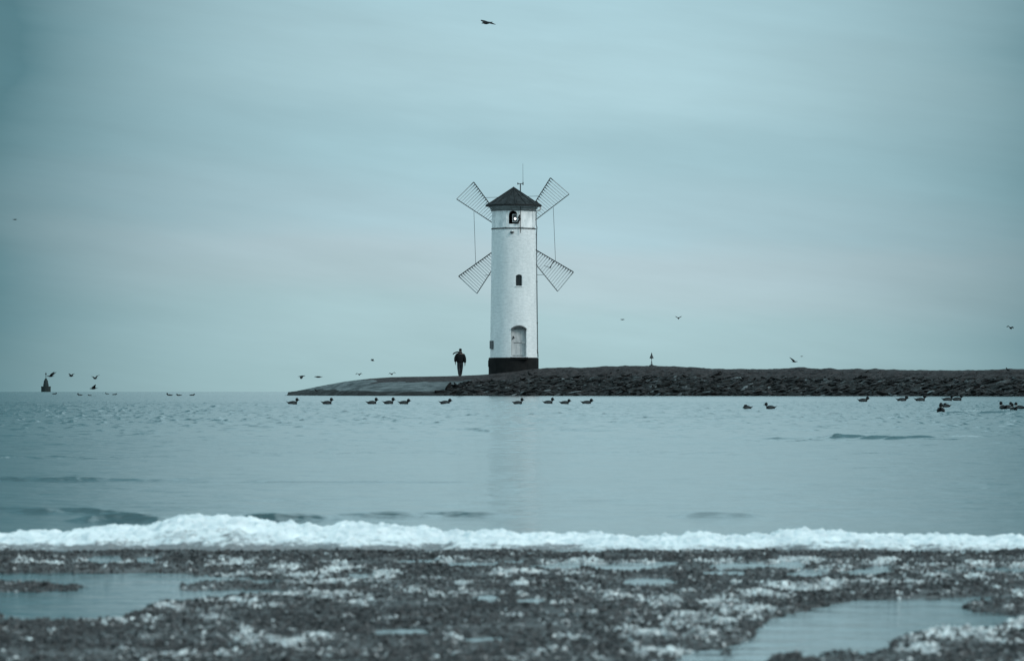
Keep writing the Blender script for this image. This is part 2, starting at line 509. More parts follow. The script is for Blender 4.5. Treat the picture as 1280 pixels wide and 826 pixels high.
# ================================================================== SEA
def make_sea():
    # rows
    ys = [-70.0, -10.0, 0.0, 3.0]
    y = 4.0
    while y < 8.35: ys.append(y); y += 0.25
    y = 8.35
    while y < 300: ys.append(y); y += (0.0022 if y < 24 else 0.0012 if y < 115 else 0.003) * y
    while y < 3500: ys.append(y); y *= 1.03
    ys = np.array(ys)
    inner = np.linspace(-0.165, 0.165, 700)
    side = 0.165 + np.cumsum(0.0005 * 1.16 ** np.arange(1, 54))
    side = side[side < 3.0]
    an = np.concatenate([-side[::-1], inner, side])
    A, Yg = np.meshgrid(an, ys)
    X = A * np.maximum(Yg, 30.0) if False else A * np.where(Yg < 4.0, 40.0, 1) * np.where(Yg < 4.0, 1.0, Yg)
    Z = np.zeros_like(X)
    U = 640 + F * A
    act = sstep(8.6, 9.2, Yg)
    # wind ripple, growing outward; smooth near the shore
    amp = 0.0010 + 0.0014 * sstep(12, 22, Yg) + 0.0040 * sstep(18, 50, Yg) + 0.004 * sstep(60, 120, Yg)
    patch = 0.75 + 0.5 * fbm(X / 5.0, Yg / 14.0, 3, 5)
    amp = amp * patch
    rip = fbm(X / 0.42 + 0.15 * Yg, Yg / 0.40, 3, 21, 0.5)
    Z += amp * rip * act
    Z += 0.0030 * sstep(9.2, 11, Yg) * sstep(34, 24, Yg) * patch * fbm(X / 0.26 + 0.4 * Yg, Yg / 0.13, 2, 23) * act
    far = sstep(26, 50, Yg)
    crest = np.clip(fbm(X / 1.6, Yg / 1.1, 2, 77) - 0.32, 0, 1)
    Z += far * crest * 0.016 * act
    for sd, wx, wy, th, am in ((177, 0.34, 0.42, 0.52, 0.042), (178, 0.20, 0.30, 0.54, 0.042)):
        dash = np.clip(fbm(X / wx + 0.25 * Yg, Yg / wy, 2, sd) - th, 0, 1)
        Z += (0.12 * sstep(10, 16, Yg) + 0.88 * sstep(16, 52, Yg)) * dash * am * (0.7 + 0.6 * patch) * act
    # ruffled patch below the tower
    pu = np.exp(-(((U - 638) / 24) ** 2 + ((np.clip(487.95 + F * H / np.maximum(Yg, 1), 0, 2000) - 612) / 16) ** 2))
    Z += pu * 0.004 * fbm(X / 0.10, Yg / 0.12, 3, 33) * act
    # low swells seen as dark bands  (u0,u1,v,px-high,tilt)
    bands = [(-300, 270, 601, 5.0, 0.0), (200, 620, 603, 2.0, 0.0), (-200, 200, 572, 3.2, 0.0), (300, 900, 566, 1.2, 0.0),
             (0, 180, 641, 6.5, 0.0), (80, 235, 652, 11, 0.0), (280, 440, 650, 9, 0.0), (400, 560, 646.5, 7.0, -0.004), (500, 650, 645, 7.0, 0.008),
             (-60, 70, 636, 3.0, 0.0), (830, 955, 645.5, 5.0, 0.004), (1000, 1180, 548, 7.5, -0.01), (925, 1015, 550, 4.5, 0.0), (1180, 1245, 546, 3.5, 0),
             (545, 640, 538, 4.0, 0.0), (685, 745, 539.5, 5, 0.0), (665, 700, 524.5, 3.5, 0), (1165, 1275, 515.5, 4, 0), (1060, 1105, 567, 2, 0),
             (430, 500, 510, 3, 0), (790, 850, 521, 3, 0), (1120, 1150, 557, 2, 0), (1260, 1400, 560, 2.5, 0), (980, 1010, 533, 2.5, 0),
             (100, 180, 520, 3, 0), (240, 300, 515, 2.5, 0), (880, 930, 515, 2.5, 0), (20, 60, 505, 2.5, 0), (700, 760, 615, 1.2, 0), (1000, 1300, 598, 1.0, 0)]
    rb = random.Random(4); fine_ = []
    for u0, u1, v0, ph, tl in bands:
        if v0 >= 575: fine_.append((u0, u1, v0, ph, tl)); continue
        k = u0
        while k < u1:
            ln = rb.uniform(26, 62); e_ = 1 - abs((k + ln / 2 - (u0 + u1) / 2) / ((u1 - u0) / 2)) ** 2
            fine_.append((k, k + ln, v0 + rb.uniform(-1.6, 1.6) + (k - (u0 + u1) / 2) * -tl * 1.0, max(1.0, ph * rb.uniform(0.5, 0.75) * max(e_, .15)), rb.uniform(-0.05, 0.03)))
            k += ln * rb.uniform(0.35, 0.7)
    Uf, Yf, Zf, actf = U, Yg, Z, act
    for u0, u1, v0, ph, tl in fine_:
        uc = (u0 + u1) / 2; hw = (u1 - u0) / 2
        Y0 = F * H / (v0 - EYE + hw * abs(tl)); Y1 = F * H / (v0 - EYE - hw * abs(tl))
        mar = 0.35 + 0.25 * ph * Y1 / F * 25
        i0, i1 = np.searchsorted(ys, Y0 - mar), np.searchsorted(ys, Y1 + mar)
        j0, j1 = np.searchsorted(an, (u0 - 640) / F), np.searchsorted(an, (u1 - 640) / F)
        if i1 <= i0 or j1 <= j0: continue
        U = Uf[i0:i1, j0:j1]; Yg = Yf[i0:i1, j0:j1]
        Yb = F * H / (v0 - EYE + (U - uc) * tl)
        hgt = ph * (1.0 if v0 > 630 else 1.0) * Yb / F
        sg = hgt * (2.2 if v0 < 575 else 1.6 if v0 < 630 else 1.15)
        env = np.clip(1 - ((U - uc) / hw) ** 2, 0, 1) ** 0.8
        if v0 < 575:
            wob = fbm(U / 40.0, U * 0 + v0, 1, 9) * sg * 1.0
            env = env * (0.95 + 0.15 * fbm(U / 24.0, U * 0 + v0 + 4, 2, 13))
        else:
            wob = fbm(U / 80.0, U * 0 + v0, 3, 9) * sg * 2.0
            env = env * (0.95 + 0.3 * fbm(U / 60.0, U * 0 + v0 + 4, 2, 13))
        q = (Yg - Yb - wob - 2.0 * sg)
        s_ = np.where(q < 0, sg, sg * 2.5)
        Zf[i0:i1, j0:j1] += hgt * env * np.exp(-0.5 * (q / s_) ** 2) * actf[i0:i1, j0:j1]
    U, Yg, Z = Uf, Yf, Zf
    Z = np.where((Yg > 8.3) & (Yg < 8.9), Z * 0.4, Z)
    r2 = X ** 2 + Yg ** 2
    Z -= r2 / (2 * 6.371e6)
    V = np.stack([X, Yg, Z], -1).reshape(-1, 3)
    o = mesh_np('sea', V, grid_faces(len(ys), len(an)), M['water'], True)
    tag(o, kind='structure')


make_sea()


# ================================================================== FORESHORE
def uv_of(X, Y):
    Y = np.maximum(Y, 2.0)
    return 640 + F * X / Y, EYE + F * H / Y


def sdf_poly(u, v, poly, sy=5.0):
    """signed distance (positive inside) with rows weighted by sy"""
    px = np.array([p[0] for p in poly], float); py = np.array([p[1] for p in poly], float) * sy
    vv = v * sy
    d = np.full(u.shape, 1e9); ins = np.zeros(u.shape, bool)
    n = len(px)
    for i in range(n):
        x1, y1, x2, y2 = px[i], py[i], px[(i + 1) % n], py[(i + 1) % n]
        ex, ey = x2 - x1, y2 - y1
        t_ = np.clip(((u - x1) * ex + (vv - y1) * ey) / (ex * ex + ey * ey + 1e-9), 0, 1)
        d = np.minimum(d, np.hypot(u - x1 - t_ * ex, vv - y1 - t_ * ey))
        cond = ((y1 > vv) != (y2 > vv))
        xi = (x2 - x1) * (vv - y1) / (y2 - y1 + 1e-12) + x1
        ins ^= cond & (u < xi)
    return np.where(ins, d, -d)


POOLS = [
    [(-900, 718), (40, 717), (140, 716), (215, 718), (310, 723), (250, 727), (214, 732), (216, 737), (250, 741), (345, 741), (300, 746), (240, 750),
     (182, 756), (168, 764), (150, 772), (60, 777), (-900, 772)],
    [(2200, 743), (1190, 747), (1075, 751), (985, 768), (962, 776), (945, 800), (905, 812), (866, 817), (840, 840), (800, 900), (1050, 900), (1000, 824),
     (1100, 812), (1125, 795), (1190, 785), (1235, 784), (1290, 772), (2200, 772)],
]
ISLANDS = [
    [(-600, 728), (20, 727), (60, 729), (100, 731), (113, 734), (98, 740), (40, 741), (-600, 742)],
    [(-300, 763), (4, 765), (12, 769), (6, 773), (-300, 776)],
    [(1192, 757), (1215, 751), (1290, 748), (2000, 748), (2000, 769), (1270, 770), (1215, 765)],
    [(892, 816), (905, 810), (920, 813), (922, 822), (900, 825)],
    [(956, 826), (962, 817), (1000, 812), (1015, 818), (1012, 835), (960, 840)],
    [(1018, 818), (1035, 811), (1080, 812), (1092, 820), (1050, 826)],
    [(1064, 756), (1074, 755), (1078, 760), (1066, 761)],
]
SLITS = [(585, 706, 30, 3.2), (520, 702, 26, 2.4), (640, 703, 18, 2), (700, 708, 36, 4.0), (780, 708, 50, 4.0), (830, 706, 22, 3), (815, 727, 28, 4), (925, 708, 35, 4.2),
         (905, 717, 22, 4), (985, 707, 20, 5), (1010, 717, 24, 4), (1075, 716, 24, 4), (1100, 712, 14, 5), (505, 791, 32, 5.5), (610, 748, 16, 4), (667, 752, 18, 4),
         (712, 770, 18, 3), (600, 801, 28, 4), (130, 700, 22, 4), (182, 702, 12, 5), (1250, 712, 35, 3), (1190, 714, 25, 3), (870, 819, 20, 4), (300, 741, 60, 4), (340, 728, 20, 3), (450, 720, 14, 3)]
SNOWS = [(32, 702, 16, 3, 1), (70, 706, 10, 3, 1), (160, 703, 30, 3, 1), (110, 700, 30, 3, .8), (280, 706, 26, 4, 1), (285, 722, 22, 4, 1), (350, 712, 45, 5, .9), (420, 712, 30, 5, .9), (380, 722, 25, 5, 1),
         (470, 722, 30, 5, .9), (400, 733, 30, 4, .9), (350, 745, 60, 4, 1), (420, 747, 60, 5, .9), (300, 752, 50, 3, .8), (330, 760, 30, 5, .7), (520, 741, 40, 6, .7), (450, 752, 40, 6, .6), (560, 745, 30, 4, .8),
         (320, 797, 42, 7, 1.1), (360, 805, 25, 4, 1), (400, 800, 30, 6, .7), (440, 770, 30, 5, .5), (240, 820, 55, 4, 1.1), (190, 776, 16, 4, 1), (265, 774, 25, 4, 1), (215, 762, 20, 3, .9), (50, 775, 50, 3, .8), (130, 778, 40, 3, .8),
         (510, 796, 35, 3, 1), (600, 800, 30, 4, .9), (560, 702, 50, 3, .9), (720, 704, 50, 3, 1), (690, 717, 40, 2.5, .9), (640, 716, 30, 3, .9), (800, 704, 40, 3, 1), (650, 735, 14, 3, .8), (577, 732, 8, 3, 1),
         (895, 703, 38, 4, 1), (990, 703, 45, 4, 1), (1040, 712, 40, 4, .9), (1100, 704, 40, 3, .8), (1180, 709, 50, 3, .9), (1260, 708, 40, 3, .9), (990, 735, 45, 6, 1), (1035, 734, 24, 6, 1.1), (1120, 728, 50, 4, .8), (1180, 722, 50, 4, .7),
         (950, 745, 45, 6, 1), (905, 755, 50, 8, .8), (930, 768, 28, 8, .9), (870, 775, 40, 8, .7), (880, 788, 30, 5, .8), (800, 792, 30, 9, .9), (825, 750, 40, 6, .7), (770, 740, 20, 4, .6), (740, 770, 20, 4, .7),
         (1190, 790, 75, 10, 1.5), (1245, 787, 60, 10, 1.5), (1150, 812, 40, 5, .9), (1140, 800, 30, 5, .9), (1290, 792, 40, 9, 1), (840, 818, 40, 4, 1), (700, 818, 20, 3, .9), (740, 800, 25, 4, .5), (640, 775, 16, 4, .5), (500, 824, 60, 3, .5), (1270, 742, 25, 4, .8)]


def fields(X, Y):
    """returns (water field >0 in pools, snow field, height)"""
    u, v = uv_of(X, Y)
    jag = fbm(X / 0.045, Y / 0.14, 4, 41)
    jag2 = fbm(X / 0.25, Y / 0.5, 2, 51)
    w = np.full(X.shape, -60.0)
    for p in POOLS: w = np.maximum(w, sdf_poly(u, v, p))
    for p in ISLANDS: w = np.minimum(w, -sdf_poly(u, v, p))
    w = np.clip(w, -60, 60)
    w = w + jag * 9 + jag2 * 5
    sl = np.full(X.shape, -3.0)
    for a, b_, ra, rb in SLITS: sl = np.maximum(sl, 1 - ((u - a) / ra) ** 2 - ((v - b_) / rb) ** 2)
    sl = (sl + jag * 0.9 - 0.1) * 14
    w = np.maximum(w, sl)
    s_ = np.zeros(X.shape)
    for a, b_, ra, rb, k in SNOWS: s_ = np.maximum(s_, k * np.exp(-((u - a) / ra) ** 2 - ((v - b_) / rb) ** 2))
    blot = fbm(X / 0.05, Y / 0.16, 4, 61)
    wide = fbm(X / 0.6, Y / 1.2, 2, 63)
    s_ = s_ * (0.85 + 1.0 * blot) + 0.42 * sstep(0.16, 0.60, blot + 0.5 * wide + 0.10 * sstep(350, 700, u) - 0.05)
    s_ = np.clip(s_, 0, 1) * sstep(7.95, 7.7, Y)
    land = sstep(6, -16, w)
    rough = fbm(X / 0.03, Y / 0.05, 4, 71) * 0.0040 + fbm(X / 0.20, Y / 0.16, 3, 73) * 0.0065
    z = -0.008 + land * (0.0105 + rough * (0.85)) + s_ * land * 0.002
    z = z + sstep(4.6, -2.0, Y) * 0.05 + sstep(1.6, 6.0, np.abs(X) - 0.0) * 0.02 * sstep(9.2, 7.5, Y)
    # shelf edge: solid bank just before the snow ridge, falling under the sea behind it
    z = np.where(Y > 8.1, z - (Y - 8.1) * 0.03, z)
    z = np.where(Y > 8.5, z - (Y - 8.5) * 0.12, z)
    return w, s_, z


def graded(a, b_, step, lo, hi, g=1.09):
    core = list(np.arange(a, b_, step)); s_ = step; x = core[-1]
    while x < hi: s_ *= g; x += s_; core.append(x)
    s_ = step; x = a; pre = []
    while x > lo: s_ *= g; x -= s_; pre.append(x)
    return np.array(pre[::-1] + core)


def make_beach():
    xs = graded(-1.35, 1.35, 0.0045, -60, 60); ys = graded(4.5, 8.7, 0.005, -60, 45, 1.10)
    X, Y = np.meshgrid(xs, ys)
    w, s_, z = fields(X, Y)
    V = np.stack([X, Y, z], -1).reshape(-1, 3)
    o = mesh_np('beach', V, grid_faces(len(ys), len(xs)), M['beach'], True, {'snow': s_})
    tag(o, kind='structure')


make_beach()


def scatter(name, C_, S, mat, tone, seed, flat=0.45):
    """many small angular pieces: C_ centres, S sizes"""
    r_ = np.random.default_rng(seed); n = len(C_)
    base = np.array([(1, 0, 0), (-1, 0, 0), (0, 1, 0), (0, -1, 0), (0, 0, 1), (0, 0, -1)], float)
    v = base[None] * (0.6 + 0.8 * r_.random((n, 6, 1)))
    v = v + (r_.random((n, 6, 3)) - 0.5) * 0.5
    v[:, :, 2] *= (flat * (0.5 + r_.random((n, 1))))
    v[:, :, 0] *= (0.7 + 0.8 * r_.random((n, 1)))
    q = r_.normal(size=(n, 4)); q[:, 0] += 1.5; q /= np.linalg.norm(q, axis=1)[:, None]
    w_, x_, y_, z_ = q.T
    Rm = np.stack([1 - 2 * (y_ ** 2 + z_ ** 2), 2 * (x_ * y_ - z_ * w_), 2 * (x_ * z_ + y_ * w_),
                   2 * (x_ * y_ + z_ * w_), 1 - 2 * (x_ ** 2 + z_ ** 2), 2 * (y_ * z_ - x_ * w_),
                   2 * (x_ * z_ - y_ * w_), 2 * (y_ * z_ + x_ * w_), 1 - 2 * (x_ ** 2 + y_ ** 2)], -1).reshape(n, 3, 3)
    v = np.einsum('nij,nkj->nki', Rm, v) * S[:, None, None] + C_[:, None, :]
    f = np.array([(0, 2, 4), (2, 1, 4), (1, 3, 4), (3, 0, 4), (2, 0, 5), (1, 2, 5), (3, 1, 5), (0, 3, 5)])
    Ff = (f[None] + 6 * np.arange(n)[:, None, None]).reshape(-1, 3)
    return mesh_np(name, v.reshape(-1, 3), Ff, mat, False, {'tone': np.repeat(tone, 6)})


def make_debris():
    n = 330000
    Y = 4.3 + (8.27 - 4.3) * rng.random(n); X = (rng.random(n) - 0.5) * 2 * (0.15 + Y * 0.165)
    w, s_, z = fields(X, Y)
    den = 0.35 + 0.9 * fbm(X / 0.12, Y / 0.3, 3, 81)
    keep = (w < 2) & (rng.random(n) < np.clip(den + 0.25, 0.06, 1) * (1 - 0.8 * s_))
    X, Y, z = X[keep], Y[keep], z[keep]; n = len(X)
    S = 0.0013 + 0.0032 * rng.random(n) ** 2.6
    grp = fbm(X / 0.10, Y / 0.10, 3, 83)
    big = fbm(X / 0.45, Y / 0.22, 3, 87)
    tone = np.clip(rng.random(n) ** 1.6 * 0.9 + 0.25 * grp + 0.35 * big, 0, 1)
    o = scatter('shingle', np.stack([X, Y, z + S * 0.3], -1), S, M['frag'], tone, 3)
    tag(o, 'dark wet shell and seaweed crumbs strewn over the foreground shore', 'shingle', kind='stuff')
    n = 220000
    Y = 4.3 + (8.1 - 4.3) * rng.random(n); X = (rng.random(n) - 0.5) * 2 * (0.15 + Y * 0.165)
    w, s_, z = fields(X, Y)
    keep = (w < 3) & (rng.random(n) < np.clip((s_ - 0.22) * 1.6, 0.012, 0.95))
    X, Y, z, sk = X[keep], Y[keep], z[keep], s_[keep]; n = len(X)
    S = (0.0012 + 0.0034 * rng.random(n) ** 2.4)
    grp = fbm(X / 0.06, Y / 0.08, 3, 85)
    tone = np.clip(0.16 + 0.55 * rng.random(n) + 0.6 * grp + 0.3 * (sk - 0.4), 0, 1)
    o = scatter('ice_crumbs', np.stack([X, Y, z + S * 0.3], -1), S, M['ice'], tone, 4, 0.6)
    tag(o, 'white and grey crumbs of ice lying in patches on the dark foreshore', 'ice', kind='stuff')


make_debris()

RID_T = [(-400, 668), (-200, 662), (0, 664.8), (34, 662), (67, 663), (101, 659.8), (134, 656.4), (175, 655.4), (198, 652), (208, 647), (228, 641.5), (255, 642), (302, 643.7), (322, 648), (356, 653),
         (386, 653.7), (403, 656), (430, 652), (452, 653), (500, 656), (541, 660.5), (560, 664), (600, 662), (627, 663), (650, 666), (700, 665.5), (760, 667), (800, 671), (830, 669), (850, 667), (878, 663.7), (905, 668.5),
         (960, 666), (994, 659.5), (1020, 661.5), (1051, 661), (1072, 667.5), (1098, 666), (1119, 669), (1146, 666.5), (1203, 666.5), (1246, 670.5), (1270, 668), (1290, 670), (1500, 664), (1800, 668)]


def make_ridge():
    xs = graded(-1.35, 1.35, 0.0035, -14, 14, 1.06); ys = np.linspace(7.98, 9.05, 250)
    X, Y = np.meshgrid(xs, ys)
    Yr = 8.50
    u = 640 + F * X / Yr
    vt = np.interp(u, [a for a, _ in RID_T], [b_ for _, b_ in RID_T])
    zt = H - (vt - EYE) / F * Yr - 0.0025
    zt = np.where(np.abs(X) > 2.2, 0.035 + 0.02 * fbm(X / 1.2, X * 0, 3, 5), zt)
    yc = Yr + 0.05 * fbm(X / 0.5, X * 0 + 3, 3, 15)
    q = (Y - yc)
    wf = 0.30 + 0.11 * fbm(X / 0.22, X * 0 + 8, 2, 16); wb = 0.30
    front = np.clip(1 + q / wf, 0, 1); bk = np.clip(1 - q / wb, 0, 1)
    prof = np.where(q < 0, 1 - (1 - front) ** 2.0, 1 - (1 - bk) ** 2.2)
    lump = np.abs(fbm(X / 0.050, Y / 0.060, 4, 91)) ; fine = fbm(X / 0.012, Y / 0.014, 3, 95)
    big = fbm(X / 0.16, Y / 0.12, 2, 97)
    z = -0.012 + prof * (zt + 0.012) + prof * (lump * 0.017 - 0.006 + big * 0.005 * (prof < 0.95)) + fine * 0.0032 * (prof > 0.02)
    z = np.where(prof <= 0.0, -0.02, z)
    dirt = (sstep(0.80, 0.1, prof - 0.30 * fbm(X / 0.13, Y / 0.05, 3, 131) - 0.12 * sstep(-0.2, 0.5, X) * -1 - 0.05) * 0.80 + 0.35 * sstep(0.016, 0.004, z)) * (q < 0.05) + 0.16 * sstep(0.1, 0.5, fbm(X / 0.09, Y / 0.06, 3, 99)) * (q < 0)
    V = np.stack([X, Y, z], -1).reshape(-1, 3)
    o = mesh_np('snow_ridge', V, grid_faces(len(ys), len(xs)), M['snow'], True, {'dirt': dirt})
    tag(o, 'long low white ridge of snow and frozen foam along the water edge', 'snow ridge', kind='stuff')


make_ridge()


# ================================================================== MOLE
ZT_PX = [(330, 489.5), (345, 491.5), (358, 490.4), (372, 488.4), (385, 485.6), (405, 481.5), (430, 477), (455, 473.8), (490, 471.2), (540, 470.3), (575, 469.8), (600, 468.6), (611, 467.8), (640, 464.5), (660, 462),
         (673, 460.6), (700, 459.2), (720, 459.6), (745, 458.6), (757, 457.6), (775, 457.8), (790, 457.0), (812, 457.2), (830, 457.6), (848, 458.2), (862, 459.2), (880, 459.8), (905, 461.2), (930, 461.2), (960, 461.6), (985, 460.0), (1000, 459.2),
         (1020, 460.6), (1035, 460.2), (1050, 461.4), (1080, 461.2), (1110, 461.6), (1140, 462.8), (1180, 463.0), (1220, 462.6), (1260, 461.2), (1300, 460.5), (1400, 462), (1500, 461), (1700, 462)]
YW_PX = [(330, 269), (360, 266), (400, 261.5), (450, 258), (560, 256), (600, 255.5), (740, 253), (1010, 243), (1280, 227), (1700, 205)]
YC_PX = [(330, 270), (360, 268), (400, 264), (450, 261.5), (540, 260.3), (700, 260.2), (1010, 250), (1280, 234), (1700, 212)]
ip = lambda u, tab: np.interp(u, [a for a, _ in tab], [b_ for _, b_ in tab])


def rocky(u, s_):
    return sstep(535, 560, u - 72 * np.clip(s_, 0, 1) ** 1.3)


def mole_height(X, Y, detail=True):
    u = 640 + F * X / Y
    yw = ip(u, YW_PX); yc = ip(u, YC_PX)
    zt = H + (EYE - ip(u, ZT_PX)) / F * yc
    zt = np.where(u < 360, zt * 0 + np.interp(u, [330, 356, 362, 375], [-0.7, -0.02, 0.08, 0.30]), zt)
    zt = zt + sstep(620, 720, u) * (0.05 * fbm(X / 1.1, X * 0 + 2, 3, 121) + 0.05 * np.clip(fbm(X / 0.5, X * 0 + 5, 2, 122) - 0.2, 0, 1))
    s_ = (Y - yw) / (yc - yw)
    z = zt * np.clip(s_, 0, 1) ** 0.75
    z = np.where(s_ < 0, s_ * (yc - yw) * 0.35, z)
    bk = Y - yc
    z = np.where(bk > 0, zt - 0.015 * bk, z)
    z = np.where(bk > 9, zt - 0.135 - (bk - 9) * 0.45, z)
    if detail:
        rk = rocky(u, s_)
        fr = sstep(1.15, 0.9, s_)
        sk = X * 0.35 - z * 0.0
        blocks = fbm(X / 0.9 + Y * 0.5, Y / 0.7 - X * 0.2, 3, 101)
        z = z + rk * fr * (np.abs(blocks) * 0.22 - 0.05) * sstep(1.05, 0.8, s_) + rk * fbm(X / 0.5, Y / 0.5, 3, 103) * 0.03
        z = z + (1 - rk) * fr * sstep(0, 0.2, s_) * fbm(X / 3.0, Y / 0.28, 3, 105) * 0.03
    return z, u, s_


def make_mole():
    xs_u = np.arange(326, 1700, 1.1)
    ts = np.concatenate([np.linspace(-3.0, 8.5, 190), np.linspace(8.7, 26, 30)])
    U, T = np.meshgrid(xs_u, ts)
    Y = ip(U, YW_PX) + T; X = (U - 640) / F * Y
    z, u, s_ = mole_height(X, Y)
    rk = rocky(u, s_)
    # zones: pale paving on the smooth cone, brown crest, dark weedy foot
    zt_px = EYE - F * (z - H) / Y
    zone = np.where(rk > 0.5, np.where(s_ > 0.55, 1.0, np.where(s_ > 0.42, 0.95, 0.0)), np.where(s_ > 0.60, 1.0, np.where(z > 0.30, 0.5, 0.0)))
    jz = fbm(X / 4.0, Y / 0.8, 3, 111)
    top = sstep(0.0, 1.0, (s_ - 0.62 + 0.10 * jz) / 0.1) * sstep(415, 500, u + 30 * jz)
    low = sstep(0.20, 0.34, z + 0.10 * jz - 0.12 * sstep(500, 380, u))
    zone = np.where(rk > 0.5, zone, np.where(top > 0.5, 1.0, low * 0.5))
    zone = np.where(rk > 0.5, np.where(s_ + 0.10 * jz > 0.50, 1.0, 0.0), zone)
    V = np.stack([X, Y, z], -1).reshape(-1, 3)
    o = mesh_np('mole', V, grid_faces(len(ts), len(xs_u)), M['mole'], False, {'zone': zone})
    tag(o, kind='structure')
    # broken rocks on the seaward face
    n = 11000
    U = 548 + rng.random(n) * 1000; s0 = rng.random(n) ** 1.25 * 1.02 - 0.04
    yw = ip(U, YW_PX); yc = ip(U, YC_PX); Y = yw + s0 * (yc - yw); X = (U - 640) / F * Y
    z, u, s_ = mole_height(X, Y)
    keep = (rocky(u, s_) > 0.5) & ((s_ < 0.58) | (rng.random(n) < 0.30))
    X, Y, z, s_ = X[keep], Y[keep], z[keep], s_[keep]; n = len(X)
    V, T = [], []
    ico = bmesh.new(); bmesh.ops.create_icosphere(ico, subdivisions=2, radius=1.0)
    bv = np.array([v.co for v in ico.verts]); bf = np.array([[v.index for v in f.verts] for f in ico.faces]); ico.free()
    r_ = np.random.default_rng(5); nv = len(bv)
    sz = 0.05 + 0.17 * r_.random(n) ** 2.0; sz *= np.where(s_ > 0.62, 0.45, 1.0) * np.where(s_ > 0.88, 0.5, 1)
    vv = bv[None] * np.ones((n, 1, 1))
    # chop to planes for an angular look
    for k in range(7):
        d = r_.normal(size=(n, 1, 3)); d /= np.linalg.norm(d, axis=2, keepdims=True)
        lim = 0.45 + 0.35 * r_.random((n, 1, 1))
        dot = (vv * d).sum(2, keepdims=True)
        vv = vv - d * np.maximum(dot - lim, 0)
    vv[:, :, 0] *= 1.2 + 2.2 * r_.random((n, 1)); vv[:, :, 2] *= 0.35 + 0.35 * r_.random((n, 1))
    vv *= np.where(r_.random(n) < 0.5, 0.75, 1.0)[:, None, None]; vv[:, :, 2] *= 0.8; vv *= sz[:, None, None]
    tl = R(14) - R(20) * (r_.random(n) < 0.3) + r_.normal(size=n) * 0.14; ct, st = np.cos(tl)[:, None], np.sin(tl)[:, None]
    x_, z_ = vv[:, :, 0] * ct - vv[:, :, 2] * st, vv[:, :, 0] * st + vv[:, :, 2] * ct
    ya = r_.normal(size=n) * 0.5; cy, sy = np.cos(ya)[:, None], np.sin(ya)[:, None]
    x2, y2 = x_ * cy - vv[:, :, 1] * sy, x_ * sy + vv[:, :, 1] * cy
    tx = r_.normal(size=n) * 0.3; cx, sx = np.cos(tx)[:, None], np.sin(tx)[:, None]
    y3, z3 = y2 * cx - z_ * sx, y2 * sx + z_ * cx
    vv = np.stack([x2, y3, z3], -1) + np.stack([X, Y, z + sz * 0.05], -1)[:, None, :]
    tone = r_.random(n) ** 1.5 * 0.62
    brt = r_.random(n) < 0.11
    tone = np.where(brt, 0.72 + 0.25 * r_.random(n), tone)  # pale tone painted in for sky reflected off wet flat tops
    tone = np.where(s_ > 0.55, 0.25 + tone * 0.45, tone)
    Ff = (bf[None] + nv * np.arange(n)[:, None, None]).reshape(-1, 3)
    o = mesh_np('embankment_rocks', vv.reshape(-1, 3), Ff, M['rock'], False, {'tone': np.repeat(tone, nv)})
    tag(o, 'dark broken rocks heaped along the water side of the mole', 'rocks', kind='stuff')


make_mole()


def ground_z(x, y):
    z, _, _ = mole_height(np.array([x], float), np.array([y], float)); return float(z[0])


# ================================================================== WINDMILL TOWER
TY = 262.0; SC = F / TY
tz = lambda py: H + (EYE - py) / SC          # world height of a photo row at the tower
tx0 = (642.0 - 640) / SC                     # axis
BASE = Vector((tx0, TY, 0.6))
tower = empty('windmill_tower', BASE)
tag(tower, 'white brick tower with dark conical roof and four slatted windmill sails', 'windmill')
L = lambda z: z - BASE.z                     # local z


def mark(o, label): o['label'] = label; return o


plinth = MB().lathe([(1.62, -0.4), (1.64, 0.2), (1.64, L(tz(447.8))), (1.60, L(tz(447.0)))], 40)
plinth.box((0.36, -1.36, L(tz(447)) - 0.05), (1.15, 0.66, 0.14))
plinth.box((-1.60, 0, L(tz(458)) + 0.1), (0.14, 1.0, 0.25)); plinth.box((-1.62, 0.1, L(tz(450)) - 0.1), (0.1, 0.8, 0.18))
mark(plinth.build('plinth', M['black_paint'], tower), 'black tarred round plinth')

zb, zr, zc = L(tz(447)), L(tz(287)), L(tz(262))


def wall_r(z): return 1.536 + (1.436 - 1.536) * (z - zb) / (zr - zb)


def arch(w, h_, rise, n=9):
    """outline x,z from bottom centre: width w, total height h_, arch rise"""
    o = [(-w / 2, 0), (w / 2, 0)]
    rad = (w * w / 4 + rise * rise) / (2 * rise); cz = h_ - rad; a0 = math.asin(min(1, w / 2 / rad))
    if rise >= w / 2 - 1e-6: a0 = PI / 2
    for i in range(n):
        a = a0 - 2 * a0 * i / (n - 1); o.append((rad * math.sin(a), cz + rad * math.cos(a)))
    return o


def wall_frame(ang, z):
    """local matrix: origin outside the wall, +y into the wall"""
    return Matrix.Rotation(ang, 4, 'Z') @ Matrix.Translation((0, -wall_r(z) - 0.25, z))


wall = MB().lathe([(wall_r(zb), zb + 0.003), (wall_r((zb + zr) / 2), (zb + zr) / 2), (1.436, zr), (1.40, zr + 0.01)], 96).build('tower_wall', M['brick'], tower)
drum = MB().lathe([(1.425, zr + 0.075), (1.425, zc)], 96).build('lantern_room', M['render'], tower)

aD, aW, aU = R(13.6), R(14.0), R(-1.5)
zD0, hD = L(tz(446.2)), 39.2 / SC
zW0, hW = L(tz(358)), 14.2 / SC
zU0, hU = L(tz(281)), 16.6 / SC


def carve(target, w, h_, rise, ang, z, depth):
    c_ = MB().prism(arch(w, h_, rise), depth + 0.25, wall_frame(ang, z)).build('cutter', M['void'], tower)
    md = target.modifiers.new('b', 'BOOLEAN'); md.object = c_; md.operation = 'DIFFERENCE'; md.solver = 'EXACT'
    bpy.context.view_layer.update(); bake(target)
    bpy.data.objects.remove(c_, do_unlink=True)


